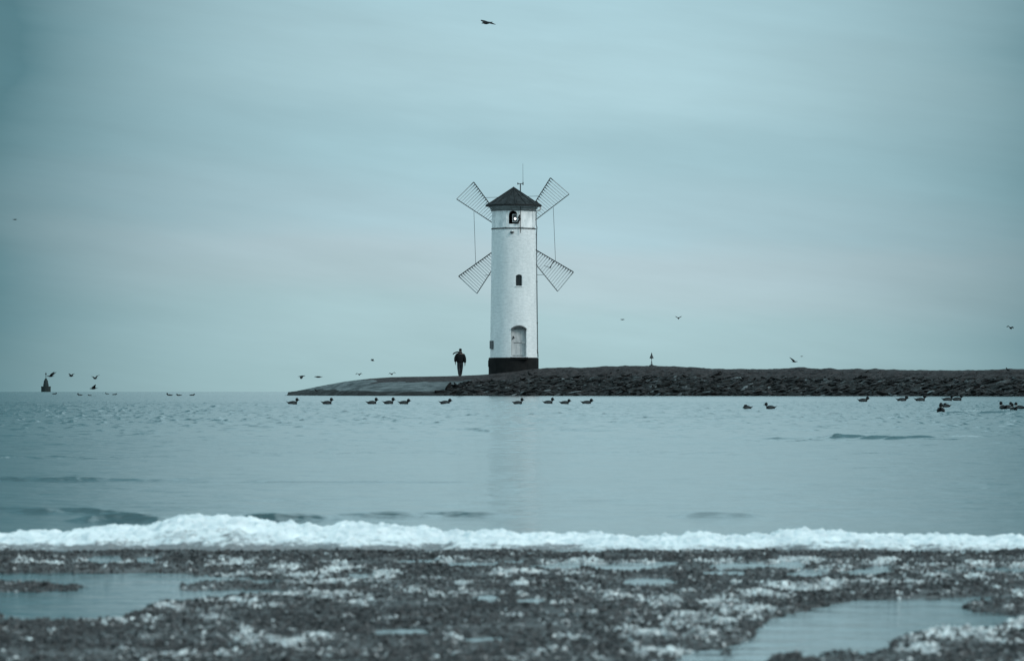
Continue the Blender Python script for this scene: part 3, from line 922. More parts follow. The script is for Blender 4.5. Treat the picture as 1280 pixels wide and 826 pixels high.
carve(wall, 1.03, hD, 0.20, aD, zD0, 0.50)
carve(wall, 0.43, hW, 0.10, aW, zW0, 0.34)
carve(drum, 0.56, hU, 0.27, aU, zU0, 0.85)
for o in (wall, drum):
    me = o.data
    # keep curved faces smooth, niche faces flat
    for p in me.polygons:
        nrm = p.normal; c_ = p.center
        rad = math.hypot(c_.x, c_.y)
        p.use_smooth = rad > 1.38 and abs(nrm.z) < 0.3 and (nrm.x * c_.x + nrm.y * c_.y) / max(rad, .01) > 0.97
    cn = [None] * len(me.loops)
    for p in me.polygons:
        for li in p.loop_indices:
            if p.use_smooth:
                v_ = me.vertices[me.loops[li].vertex_index].co
                cn[li] = Vector((v_.x, v_.y, 0.02)).normalized()
            else: cn[li] = p.normal.copy()
    me.normals_split_custom_set(cn)

# dark ring between tower and lantern room, and thin ledge
ring = MB().lathe([(1.40, zr + 0.01), (1.475, zr + 0.012), (1.48, zr + 0.055), (1.42, zr + 0.074)], 96)
ring.build('ring_moulding', M['iron'], tower, True)
# pilaster strips of the lantern room
for k in range(8):
    a = 2 * PI * k / 8 + R(21)
    s_ = MB()
    rot = Matrix.Rotation(a, 3, 'Z')
    s_.box(rot @ Vector((0, -1.425, (zr + zc) / 2 + 0.03)), (0.30, 0.05, zc - zr - 0.14), rot)
    s_.build('pilaster', M['render'], tower, bevel=0.01)
# cornice
ze = L(tz(257.2))
corn = MB().lathe([(1.40, zc - 0.12), (1.455, zc - 0.11), (1.46, zc - 0.03), (1.50, zc - 0.02), (1.50, zc + 0.03), (1.56, zc + 0.05), (1.57, zc + 0.11), (1.66, ze - 0.06), (1.70, ze - 0.02), (1.2, ze - 0.012)], 96)
corn.build('cornice', M['cornice'], tower)
for z_ in (zc - 0.105, zc + 0.018):
    MB().lathe([(1.45, z_), (1.512, z_ + 0.002), (1.512, z_ + 0.03), (1.45, z_ + 0.032)], 96).build('moulding_line', M['iron'], tower)
# roof
za = L(tz(234.6))
nR = 16
roof = MB().lathe([(1.30, ze - 0.01), (1.79, ze - 0.008), (1.80, ze + 0.05), (1.46, ze + 0.24), (0.03, za), (0.0, za + 0.01)], nR, ph=R(4)).build('roof', M['roof'], tower)
ribs = MB()
for k in range(nR):
    a = 2 * PI * k / nR + R(4)
    q = lambda r_, z: Vector((r_ * math.cos(a), r_ * math.sin(a), z))
    ribs.bar(q(1.80, ze + 0.06), q(1.46, ze + 0.25), 0.04, 0.05, Vector((0, 0, 1)))
    ribs.bar(q(1.46, ze + 0.25), q(0.03, za + 0.01), 0.04, 0.05, Vector((0, 0, 1)))
ribs.build('roof_seams', M['eave'], roof)
MB().lathe([(1.78, ze - 0.05), (1.84, ze - 0.05), (1.85, ze + 0.035), (1.79, ze + 0.045)], 64).build('gutter', M['eave'], tower)
MB().sphere((0, 0, za + 0.01), 0.05).build('finial', M['eave'], roof, True)
# right side gutter outlet + downpipe
ad = R(-2)
sx = lambda z, e=0.045: (wall_r(z) + e)
pts = [(1.80, 0, ze - 0.04), (1.76, 0, ze - 0.24), (1.62, 0, ze - 0.34), (1.50, 0, ze - 0.36), (1.475, 0, ze - 0.5)]
MB().tube(pts, 0.04).build('gutter_outlet', M['white_trim'], tower, True)
dp = MB()
dp.tube([(1.475, 0, ze - 0.5), (1.478, 0, zr + 0.3), (1.53, 0, zr + 0.15), (1.50, 0, zr - 0.3), (sx(zr - 4), 0, zr - 4), (sx(zb + 0.4), 0, zb + 0.4), (1.60, 0, zb + 0.03)], 0.034)
for z_ in (zr - 0.35, zr - 3.4, zr - 6.1, zb + 0.35):
    dp.box((sx(z_), 0, z_), (0.10, 0.12, 0.05))
dp.build('downpipe', M['pipe'], tower, True)
MB().box((1.53, 0, zb + 0.42), (0.09, 0.12, 0.24)).build('pipe_box', M['plaque'], tower)


def onwall(ang, z, dy=0.0):
    return Matrix.Rotation(ang, 4, 'Z') @ Matrix.Translation((0, -wall_r(z) + dy, z))


# door
fr = onwall(aD, zD0, 0.40)
door = MB().prism(arch(0.99, hD - 0.015, 0.20), 0.06, fr).build('door', M['door'], tower)
pl = MB()
for x0 in (-0.30, 0.0, 0.30):
    pl.prism([(x0 - 0.10, 0.12), (x0 + 0.10, 0.12), (x0 + 0.10, 0.80), (x0 - 0.10, 0.80)], 0.02, fr @ Matrix.Translation((0, -0.02, 0)))
    pl.prism([(x0 - 0.10, 1.0), (x0 + 0.10, 1.0), (x0 + 0.10, 1.72), (x0 - 0.10, 1.72)], 0.02, fr @ Matrix.Translation((0, -0.02, 0)))
pl.build('door_panel', M['door'], door)
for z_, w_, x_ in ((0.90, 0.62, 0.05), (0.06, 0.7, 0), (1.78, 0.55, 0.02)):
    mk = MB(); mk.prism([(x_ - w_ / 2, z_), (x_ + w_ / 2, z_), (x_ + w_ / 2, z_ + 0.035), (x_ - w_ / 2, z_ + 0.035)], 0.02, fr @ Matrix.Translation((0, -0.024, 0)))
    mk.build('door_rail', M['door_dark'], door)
hd = MB(); hd.box((-0.30, -0.05, 1.28), (0.07, 0.06, 0.15)); hd.box((-0.36, -0.04, 1.16), (0.05, 0.05, 0.05)); hd.tube([(-0.31, -0.05, 1.25), (-0.31, -0.10, 1.25), (-0.20, -0.10, 1.25)], 0.018)
h_o = hd.build('door_handle', M['iron'], door); h_o.matrix_local = fr
hg = MB(); hg.box((0.44, -0.16, 0.94), (0.42, 0.03, 0.04)); g_o = hg.build('door_bar', M['white_trim'], door); g_o.matrix_local = fr
# shade under the door arch, built as a dark band in the niche head
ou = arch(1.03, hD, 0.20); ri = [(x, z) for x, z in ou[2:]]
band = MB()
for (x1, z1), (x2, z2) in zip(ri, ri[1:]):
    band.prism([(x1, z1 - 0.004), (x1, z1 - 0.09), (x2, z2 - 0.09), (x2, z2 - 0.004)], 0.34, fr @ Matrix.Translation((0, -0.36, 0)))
band.build('arch_shade', M['plaque'], tower)

# middle window
fw = onwall(aW, zW0, 0.24)
win = MB().prism(arch(0.425, hW - 0.01, 0.10), 0.05, fw).build('window', M['glass'], tower)
fb = MB(); fb.prism([(-0.21, 0.0), (0.21, 0.0), (0.21, 0.03), (-0.21, 0.03)], 0.03, fw @ Matrix.Translation((0, -0.03, 0)))
fb.prism([(-0.012, 0.03), (0.012, 0.03), (0.012, 0.70), (-0.012, 0.70)], 0.02, fw @ Matrix.Translation((0, -0.02, 0)))
fb.build('window_frame', M['iron'], win)
sl = MB(); sl.prism([(-0.24, -0.06), (0.24, -0.06), (0.24, 0.0), (-0.24, 0.0)], 0.30, onwall(aW, zW0, -0.03)); sl.build('window_sill', M['render'], win)
# lantern window with lit lamp
fu = onwall(aU, zU0, 0.80)
lw = MB().prism(arch(0.55, hU - 0.01, 0.27), 0.03, fu).build('lantern_window', M['void'], tower)
wl_ = MB()
wl_.prism([(-0.28, 0), (-0.262, 0), (-0.262, 0.60), (-0.28, 0.60)], 0.60, fu @ Matrix.Translation((0, -0.62, 0)))
wl_.prism([(0.262, 0), (0.28, 0), (0.28, 0.60), (0.262, 0.60)], 0.60, fu @ Matrix.Translation((0, -0.62, 0)))
wl_.prism([(-0.26, 0.002), (0.26, 0.002), (0.26, 0.03), (-0.26, 0.03)], 0.60, fu @ Matrix.Translation((0, -0.62, 0)))
wl_.build('window_reveal', M['void'], lw)
lf = MB()
fl = fu @ Matrix.Translation((0.115, -0.60, 0.12))
for a_, b_ in (((-0.14, 0), (-0.14, 0.5)), ((0.14, 0), (0.14, 0.5)), ((-0.14, 0.5), (0.14, 0.5)), ((-0.14, 0.02), (0.14, 0.02))):
    lf.bar(fl @ Vector((a_[0], 0, a_[1])), fl @ Vector((b_[0], 0, b_[1])), 0.035, 0.05)
lamp = lf.build('lamp_housing', M['white_trim'], tower)
ls = MB().sphere(fl @ Vector((0.02, 0.02, 0.22)), 0.062, 16, 10)
mark(ls.build('lamp_bulb', M['lamp'], lamp, True), 'glowing white lamp')
MB().bar(fl @ Vector((-0.1, 0.10, 0.25)), fl @ Vector((0.12, 0.10, 0.25)), 0.36, 0.02, Vector((0, 1, 0))).build('lamp_backplate', M['plaque'], lamp)
# rod and horn on the front
aR = math.asin((650 - 642) / SC / 1.47)
qR = lambda z, e: Matrix.Rotation(aR, 4, 'Z') @ Vector((0, -(1.48 + e), z))
MB().tube([qR(L(tz(258.5)), 0.08), qR(L(tz(292.4)), 0.08)], 0.022, 6).build('conductor_rod', M['iron'], tower)
hn = MB()
for i, (px, py) in enumerate(((649.5, 271), (648.6, 273.2), (649.8, 275), (648.6, 276.8), (647.4, 279))):
    p = Vector(((px - 642) / SC, -1.52, L(tz(py)))); hn.sphere(p, 0.075, 8, 6)
hn.tube([Vector(((648.4 - 642) / SC, -1.52, L(tz(277.5)))), Vector(((646.2 - 642) / SC, -1.52, L(tz(281))))], 0.035)
hn.build('fog_horn', M['iron'], tower, True)
# small camera under the ring
kc = MB(); kc.sphere((-0.10, -1.50, L(tz(291.6))), 0.085, 12, 8, (1.5, 1, 0.8)); kc.build('camera_dome', M['iron'], tower, True)
kd = MB(); kd.sphere((-0.10, -1.46, L(tz(290.2))), 0.10, 12, 8, (1.0, 1, 0.8)); kd.build('camera_mount', M['white_trim'], tower, True)
# plaque at the left edge
aP = -math.asin((642 - 615) / SC / 1.53)
mP = Matrix.Rotation(aP, 4, 'Z') @ Matrix.Translation((0, -1.60, 0))
pq = MB(); pq.prism([(-0.24, L(tz(436))), (0.24, L(tz(436))), (0.24, L(tz(426))), (-0.24, L(tz(426)))], 0.08, mP)
pq.build('wall_plaque', M['plaque'], tower)
# antenna and mast behind the apex
mast = MB()
pz = lambda px, py, dy: Vector(((px - 642) / SC, dy, L(tz(py))))
mast.tube([pz(650.5, 244, 0.5), pz(650.5, 229, 0.5)], 0.035, 6); mast.tube([pz(647.4, 229.3, 0.5), pz(653.8, 229.3, 0.5)], 0.025, 6)
mast.box(pz(647.3, 229.2, 0.5), (0.07, 0.07, 0.12)); mast.box(pz(653.8, 229.2, 0.5), (0.07, 0.07, 0.18))
ms = mast.build('sensor_mast', M['iron'], tower)
MB().tube([pz(653.8, 229, 0.5), pz(653.6, 204, 0.5)], [0.016, 0.009], 6).build('whip_antenna', M['cable'], ms)

# sails, behind the tower
SY = 1.95; SS = F / (TY + SY)
sp_ = lambda px, py, dy=SY: Vector(((px - 640) / F * (TY + dy) - BASE.x, dy, H + (EYE - py) / F * (TY + dy) - BASE.z))
HUBP = (642, 296)
MB().tube([sp_(*HUBP, 1.3), sp_(*HUBP, SY + 0.25)], 0.22, 16).build('sail_hub', M['sail_dark'], tower)


def lerp(a, b_, t_): return (a[0] + (b_[0] - a[0]) * t_, a[1] + (b_[1] - a[1]) * t_)


# spar tip, rail tip, inner taper point of each edge (photo pixels)
SAILS = [((592.2, 227.8), (570.8, 249.0)), ((688.0, 222.5), (711.5, 242.8)), ((573.3, 345.2), (596.2, 366.8)), ((716.8, 340.0), (697.0, 364.2))]
for st_, rt_ in SAILS:
    e1, e2 = lerp(HUBP, st_, 0.06), lerp(HUBP, rt_, 0.06)
    slats = MB()
    t_ = 1.0
    k = 0
    while t_ > 0.22:
        a, b_ = lerp(e1, st_, t_ * 1.0), lerp(e2, rt_, t_)
        thin = 0.040 if k else 0.06
        slats.bar(sp_(*a, SY - 0.02), sp_(*b_, SY + 0.10), thin, 0.03, Vector((0, 1, 0)), 0.026 if k else 0.05)
        t_ -= 0.0415; k += 1
    so = slats.build('sail', M['slat'], tower)
    br_ = MB(); br_.bar(sp_(*HUBP), sp_(*st_), 0.06, 0.08); t_ = 1.0
    while t_ > 0.22:
        a, b_ = lerp(e1, st_, t_), lerp(e2, rt_, t_)
        c_ = lerp(a, b_, 0.15)
        br_.bar(sp_(*a, SY - 0.07), sp_(*c_, SY - 0.07), 0.075, 0.06, Vector((0, 1, 0)), 0.04)
        t_ -= 0.0415
    br_.build('spar', M['sail_dark'], so)
    MB().bar(sp_(*HUBP, SY + 0.1), sp_(*rt_, SY + 0.1), 0.055, 0.05).build('edge_rail', M['sail'], so)
for a, b_ in (((592.4, 264.5), (594.6, 330.5)), ((691.6, 259.2), (694.4, 326.5)), ((607.0, 247.2), (674.0, 245.2)), ((606, 344), (679.5, 343.4))):
    MB().tube([sp_(*a, SY + 0.06), sp_(*b_, SY + 0.06)], 0.016, 6).build('stay_cable', M['cable'], tower)
lb = MB(); lb.tube([sp_(691.8, 326.5, SY - 0.1), sp_(689.5, 331, SY - 0.1), sp_(687.2, 335.2, SY - 0.1)], [0.03, 0.03, 0.06], 6); lb.tube([sp_(687, 334.5, SY - 0.1), sp_(680, 332, SY - 0.1)], 0.015, 6)
lb.build('hanging_bracket', M['sail_dark'], tower)


# ================================================================== PERSON
def skin_mesh(name, verts, edges, mat, parent, root=0, sub=1):
    """verts: (x,y,z,rx,ry)"""
    me = bpy.data.meshes.new(name)
    me.from_pydata([v[:3] for v in verts], edges, [])
    o = bpy.data.objects.new(name, me); COL.objects.link(o)
    md = o.modifiers.new('skin', 'SKIN'); md.use_smooth_shade = True
    if not me.skin_vertices: me.skin_vertices.new() if hasattr(me.skin_vertices, 'new') else None
    sv = me.skin_vertices[0].data
    for i, v in enumerate(verts):
        sv[i].radius = (v[3], v[4] if len(v) > 4 else v[3]); sv[i].use_root = (i == root)
    s2 = o.modifiers.new('sub', 'SUBSURF'); s2.levels = sub; s2.render_levels = sub
    me.materials.append(mat)
    o.parent = parent
    return o


def chain(verts, edges, pts, start=None):
    prev = start
    for p in pts:
        verts.append(p); i = len(verts) - 1
        if prev is not None: edges.append((prev, i))
        prev = i
    return prev


PY = 261.2
pxp = 575.2
pz0 = ground_z((pxp - 640) / F * PY, PY)
person = empty('person', ((pxp - 640) / F * PY, PY, pz0))
tag(person, 'person in black jacket and dark trousers walking on the mole, scarf blowing left', 'person')
# local axes: +y walking direction (away from the camera), x to the photo's right
V, E = [], []
chain(V, E, [(0, 0, 0.96, .15, .11), (0, .01, 1.12, .14, .10), (0, .02, 1.30, .16, .11), (0, .02, 1.45, .15, .10), (0.01, .03, 1.54, .06, .06), (0.015, .05, 1.62, .075, .09), (0.015, .06, 1.72, .078, .095), (0.015, .05, 1.78, .05, .06)])
hips = 0
lkn = chain(V, E, [(-0.09, 0, 0.88, .095), (-0.075, .05, 0.50, .062), (-0.05, -.10, 0.12, .042), (-0.05, -.08, 0.06, .04), (-0.05, .06, 0.035, .035)], 0)
rkn = chain(V, E, [(0.09, 0, 0.88, .095), (0.055, .10, 0.50, .062), (0.015, .20, 0.12, .042), (0.015, .22, 0.06, .04), (0.015, .36, 0.035, .035)], 0)


def hand(V, E, wrist, d, side):
    wx, wy, wz = wrist
    palm = chain(V, E, [(wx, wy + .01, wz - .05, .034, .018), (wx, wy + .02, wz - .09, .036, .016)], None)
    E.append((d, palm - 1))
    for k, (off, ln) in enumerate(((-.030, .070), (-.010, .080), (.011, .075), (.031, .058))):
        chain(V, E, [(wx, wy + .02 + off, wz - .115, .010), (wx - side * .006, wy + .022 + off, wz - .115 - ln * .5, .009), (wx - side * .02, wy + .022 + off, wz - .115 - ln, .008)], palm)
    chain(V, E, [(wx - side * .02, wy + .05, wz - .07, .012), (wx - side * .03, wy + .06, wz - .11, .009)], palm - 1)


sh = 3
la = chain(V, E, [(-.19, .02, 1.43, .075), (-.29, -.02, 1.16, .05), (-.31, .05, .93, .036)], sh); hand(V, E, (-.31, .05, .90), la, -1)
ra = chain(V, E, [(.20, .02, 1.43, .075), (.29, -.03, 1.13, .05), (.315, -.02, .86, .036)], sh); hand(V, E, (.315, -.02, .83), ra, 1)
body = skin_mesh('body', V, E, M['skin'], person)
MB().sphere((0.015, .155, 1.665), .016, 8, 6, (.8, 1.3, 1.4)).build('nose', M['skin'], body, True)
for x in (-.066, .096): MB().sphere((x, .05, 1.66), .02, 8, 6, (.5, 1, 1.4)).build('ear', M['skin'], body, True)
for x in (-.015, .045): MB().sphere((x, .146, 1.69), .010, 8, 6).build('eye', M['cap'], body, True)
MB().box((0.015, .150, 1.625), (.045, .012, .008)).build('mouth', M['plaque'], body)
V, E = [], []
chain(V, E, [(0, .0, 0.80, .23, .17), (0, .0, 0.95, .26, .18), (0, .01, 1.12, .26, .18), (0, .01, 1.30, .28, .19), (0, .01, 1.43, .25, .17), (0.01, .02, 1.52, .13, .12), (0.01, .02, 1.57, .085, .085)])
chain(V, E, [(-.25, .02, 1.39, .105), (-.30, -.02, 1.16, .11), (-.315, .03, .92, .085)], 3)
chain(V, E, [(.25, .02, 1.39, .105), (.30, -.03, 1.13, .11), (.32, -.02, .85, .085)], 3)
skin_mesh('jacket', V, E, M['jacket'], person)
V, E = [], []
chain(V, E, [(0, 0, 1.0, .19, .14), (0, 0, 0.90, .19, .14)])
chain(V, E, [(-.095, 0, 0.80, .13), (-.09, .05, 0.50, .110), (-.055, -.09, 0.14, .085), (-.05, -.09, 0.05, .08)], 1)
chain(V, E, [(.095, 0, 0.80, .13), (.075, .10, 0.50, .110), (.035, .19, 0.14, .09), (.035, .20, 0.05, .085)], 1)
skin_mesh('trousers', V, E, M['trousers'], person)
for x, y, tilt in ((-.055, -.09, 0.0), (.02, .21, 0.0)):
    MB().tube([(x, y - .10, .05), (x, y - .02, .06), (x, y + .10, .045), (x, y + .20, .03)], [(.04, .045), (.05, .06), (.048, .042), (.03, .025)], 10).build('shoe', M['shoe'], person, True)
MB().sphere((0.015, .045, 1.725), .105, 14, 10, (.95, 1.1, .85)).build('knit_cap', M['cap'], person, True)
scf = MB(); scf.tube([(0.12, -.02, 1.55), (0.0, -.10, 1.57), (-0.10, -.06, 1.57), (-.20, -.08, 1.58), (-.30, -.12, 1.54), (-.40, -.15, 1.50), (-.47, -.17, 1.42)], [(.02, .04), (.035, .05), (.035, .05), (.02, .04), (.02, .045), (.018, .045), (.012, .03)], 8)
scf.build('scarf', M['scarf'], person, True)


# ================================================================== MARKERS
# cone-topped marker on the mole crest
mx, my = (814.5 - 640) / F * 258.2, 258.2
mz = ground_z(mx, my)
mk_ = empty('channel_marker', (mx, my, mz))
tag(mk_, 'small marker post with dark cone topmark on the mole crest', 'marker post')
k_ = 258.2 / F
MB().lathe([(0.17, -0.05), (0.17, 0.06), (0.07, 0.10), (0.05, 0.16)], 16).build('marker_foot', M['iron'], mk_)
mlat = MB()
for s1 in (-1, 1):
    mlat.bar((s1 * .055, 0, .1), (-s1 * .02, 0, .52), 0.02, 0.02); mlat.bar((0, s1 * .055, .1), (0, -s1 * .02, .52), 0.02, 0.02)
mlat.bar((0, 0, .1), (0, 0, .55), .03, .03)
mlat.build('marker_pole', M['pipe'], mk_)
MB().lathe([(0.02, .50), (0.13, .52), (0.13, .55), (0.055, .72), (0.015, .88)], 16).build('cone_topmark', M['iron'], mk_)

# offshore beacon
BY = 1400.0; kb = BY / F
bz = -BY ** 2 / (2 * 6.371e6)
bcn = empty('offshore_beacon', ((57.4 - 640) * kb, BY, bz))
tag(bcn, 'dark beacon tower on a squat round base, far out on the horizon at left', 'beacon')
wz = lambda py: H + (EYE - py) * kb - bz
MB().lathe([(6.0 * kb, -1.0), (6.0 * kb, wz(484.0)), (6.3 * kb, wz(484.0)), (6.3 * kb, wz(483.0)), (5.8 * kb, wz(482.8))], 24).build('beacon_base', M['beacon'], bcn)
bt = MB()
bt.lathe([(3.5 * kb, wz(482.8)), (3.4 * kb, wz(481)), (2.6 * kb, wz(476.5)), (2.3 * kb, wz(475.2)), (1.6 * kb, wz(474.6)), (1.4 * kb, wz(473.0))], 8)
bt.build('beacon_tower', M['beacon'], bcn)
bp = MB(); bp.tube([(0, 0, wz(473.2)), (0, 0, wz(465.6))], 0.10, 6); bp.lathe([(1.2 * kb, wz(468.2)), (0.7 * kb, wz(466.8)), (0.1 * kb, wz(465.2))], 10)
bp.build('beacon_topmark', M['beacon'], bcn)


# ================================================================== BIRDS ON THE WATER
def loft(mb, rings, n=12):
    """rings: (x, z, half width y, half height z) along x"""
    rs = []
    for x, z, wy, wz_ in rings:
        rs.append([mb.bm.verts.new((x, wy * math.cos(2 * PI * k / n), z + wz_ * math.sin(2 * PI * k / n))) for k in range(n)])
    for a, b_ in zip(rs, rs[1:]):
        for k in range(n): mb.bm.faces.new((a[k], a[(k + 1) % n], b_[(k + 1) % n], b_[k]))
    mb.bm.faces.new(rs[0][::-1]); mb.bm.faces.new(rs[-1])
    return mb


def make_duck(pose):
    """unit duck (length about 1) swimming towards +x, water at z=0"""
    r0 = empty('duck', (0, 0, 0))
    b_ = MB()
    rings = [(-0.52, 0.15, 0.02, 0.015), (-0.46, 0.13, 0.08, 0.03), (-0.36, 0.08, 0.14, 0.07), (-0.20, 0.06, 0.20, 0.14), (0.0, 0.055, 0.22, 0.165), (0.18, 0.05, 0.20, 0.16), (0.30, 0.05, 0.14, 0.12)]
    if pose == 'up':
        rings += [(0.36, 0.11, 0.10, 0.11), (0.355, 0.19, 0.085, 0.09), (0.35, 0.27, 0.08, 0.06)]
        loft(b_, rings)
        b_.sphere((0.36, 0, 0.30), 0.125, 14, 10, (1.12, 0.85, 1.0))
        hx, hz = 0.36, 0.29
    elif pose == 'low':
        rings += [(0.36, 0.11, 0.10, 0.09), (0.38, 0.18, 0.075, 0.07)]
        loft(b_, rings)
        b_.sphere((0.39, 0, 0.23), 0.125, 14, 10, (1.2, 0.85, 0.95))
        hx, hz = 0.40, 0.23
    else:  # sleeping: head laid on the back
        rings += [(0.37, 0.07, 0.06, 0.06)]
        loft(b_, rings)
        b_.sphere((0.10, 0, 0.22), 0.11, 14, 10, (1.5, 0.8, 0.75))
        hx, hz = -0.02, 0.21
    body_ = b_.build('body', M['duck_dark'], r0, True)
    sgn = -1 if pose == 'sleep' else 1
    bl = MB(); bl.tube([(hx + sgn * 0.10, 0, hz), (hx + sgn * 0.17, 0, hz - 0.02), (hx + sgn * 0.235, 0, hz - 0.035)], [(0.035, 0.035), (0.034, 0.020), (0.026, 0.010)], 8)
    bl.build('bill', M['bill'], r0, True)
    for s1 in (-1, 1):
        fk = MB()
        rr = []
        for x, z, ht in ((-0.34, 0.09, 0.02), (-0.2, 0.075, 0.055), (0.0, 0.065, 0.075), (0.15, 0.07, 0.065), (0.26, 0.08, 0.02)):
            wy = np.interp(x, [q[0] for q in rings[:7]], [q[2] for q in rings[:7]])
            rr.append((x, z, wy * s1, ht))
        vs1 = [fk.bm.verts.new((x, y * 0.90, z + h_)) for x, z, y, h_ in rr]; vs2 = [fk.bm.verts.new((x, y * 1.06, z)) for x, z, y, h_ in rr]; vs3 = [fk.bm.verts.new((x, y * 0.92, z - h_)) for x, z, y, h_ in rr]
        for A_, B_ in ((vs1, vs2), (vs2, vs3), (vs3, vs1)):
            for i in range(4): fk.bm.faces.new((A_[i], A_[i + 1], B_[i + 1], B_[i]))
        fk.build('wing', M['duck_flank'], r0, True)
    tl = MB(); tl.tube([(-0.42, 0, 0.13), (-0.52, 0, 0.17), (-0.60, 0, 0.20)], [(0.07, 0.02), (0.055, 0.012), (0.02, 0.006)], 8)
    tl.build('tail', M['duck_dark'], r0, True)
    return r0


PROTO = {p: None for p in ('up', 'low', 'sleep')}
used = set()
G_D = 'ducks swimming between shore and mole'


def put_duck(pose, px, py, wpx, heading, label, dark=False):
    if PROTO[pose] is None: PROTO[pose] = make_duck(pose); d = PROTO[pose]
    else: d = copy_tree(PROTO[pose])
    p = G(px, py); k = wpx * p.y / F
    wzc = -p.y ** 2 / (2 * 6.371e6)
    d.location = (p.x, p.y, wzc + 0.004); d.scale = (k, k * 1.1, k * 1.3); d.rotation_euler = (0, 0, R(heading))
    tag(d, label, 'duck', G_D)
    return d


ducks = [
    ('up', 366, 505.2, 14.5, 2, 'leftmost duck of the near row, below the tip of the mole, swimming right'),
    ('up', 409, 505.0, 14.5, -4, 'duck second from left in the near row, alone between wide gaps'),
    ('up', 465, 504.9, 14.5, 5, 'first duck of the close trio left of the tower, swimming right'),
    ('up', 486, 504.9, 15, 0, 'middle duck of the close trio left of the tower'),
    ('low', 505, 504.9, 14.5, -3, 'front right duck of the close trio left of the tower'),
    ('low', 556.5, 504.9, 15, 4, 'lone duck with lowered head just below the walking person'),
    ('up', 647.5, 505.0, 14, 0, 'lone duck directly below the white tower, head raised'),
    ('up', 685.5, 504.5, 14, -6, 'first duck of the three right of the tower, head raised'),
    ('low', 706, 504.8, 13.5, 3, 'middle duck of the three right of the tower, low on the water'),
    ('low', 733.5, 504.7, 14.5, 0, 'rightmost duck of the three swimming right of the tower'),
    ('sleep', 933.5, 511.2, 14, 180, 'sleeping dark duck with its head tucked on its back'),
    ('up', 963, 511.0, 14.5, 178, 'duck facing left beside the sleeping one, head raised'),
    ('low', 1079, 501.8, 14, 4, 'single duck close under the right part of the mole'),
    ('low', 1127.5, 501.2, 14.5, -3, 'left duck of the pair close under the rocks at right'),
    ('up', 1150.5, 501.2, 15, 3, 'right duck of the pair close under the rocks, head raised'),
    ('up', 1184.5, 500.8, 14.5, 5, 'rear duck of two overlapping just under the rocks at far right'),
    ('up', 1196.5, 500.5, 14.5, 0, 'leading duck of two overlapping just under the rocks at far right'),
    ('up', 1176, 514.9, 21, 82, 'largest duck with pale neck, seen from behind near the right edge'),
    ('sleep', 1182.5, 508.8, 13, 160, 'dark duck half hidden behind the large pale necked duck'),
    ('up', 1254, 511.0, 17, 110, 'leftmost duck of the cluster at the right edge of the water'),
    ('up', 1259, 510.5, 15, 30, 'duck with raised head in the middle of the right edge cluster'),
    ('up', 1267, 513.2, 17, 100, 'nearest duck of the cluster at the right edge, lowest in the photo'),
    ('up', 1275, 511.0, 15, 150, 'last duck of the cluster, cut by the right edge'),
]
for d_ in ducks:
    o = put_duck(*d_)
    if 'largest duck' in d_[5] or 'cluster' in d_[5]:
        nk = MB(); z0 = 0.20
        nk.tube([(0.355, 0, 0.15), (0.352, 0, 0.19), (0.350, 0, 0.225)], [(0.118, 0.118), (0.103, 0.103), (0.098, 0.098)], 12)
        nk.build('neck_ring', M['duck_pale'], o, True)
far = [(68, 491.3, 6, 0, 'low'), (100, 494.1, 7, 178, 'up'), (112.5, 494.4, 5, 180, 'low'), (134, 490.5, 5, 180, 'up'), (143, 493.4, 6, 2, 'low'),
       (212, 494.3, 8, 178, 'up'), (224, 494.4, 7, 180, 'low'), (240, 494.2, 7, 0, 'low')]
flab = ['tiny far duck just right of the offshore beacon', 'tiny far duck left of a smaller one, below the flying birds', 'smallest far duck under the gliding bird', 'far duck with raised head breaking the left horizon',
        'tiny far duck between the horizon duck and the far trio', 'left duck of the far trio at left', 'middle duck of the far trio at left', 'right duck of the far trio at left']
for (px, py, w_, hd_, ps), lb_ in zip(far, flab):
    Yd = min(F * H / (py - EYE), 360)
    d = copy_tree(PROTO[ps]); k = w_ * Yd / F
    d.location = ((px - 640) / F * Yd, Yd, -Yd ** 2 / (2 * 6.371e6)); d.scale = (k, k, k); d.rotation_euler = (0, 0, R(hd_))
    tag(d, lb_, 'duck', 'far ducks on the left horizon')


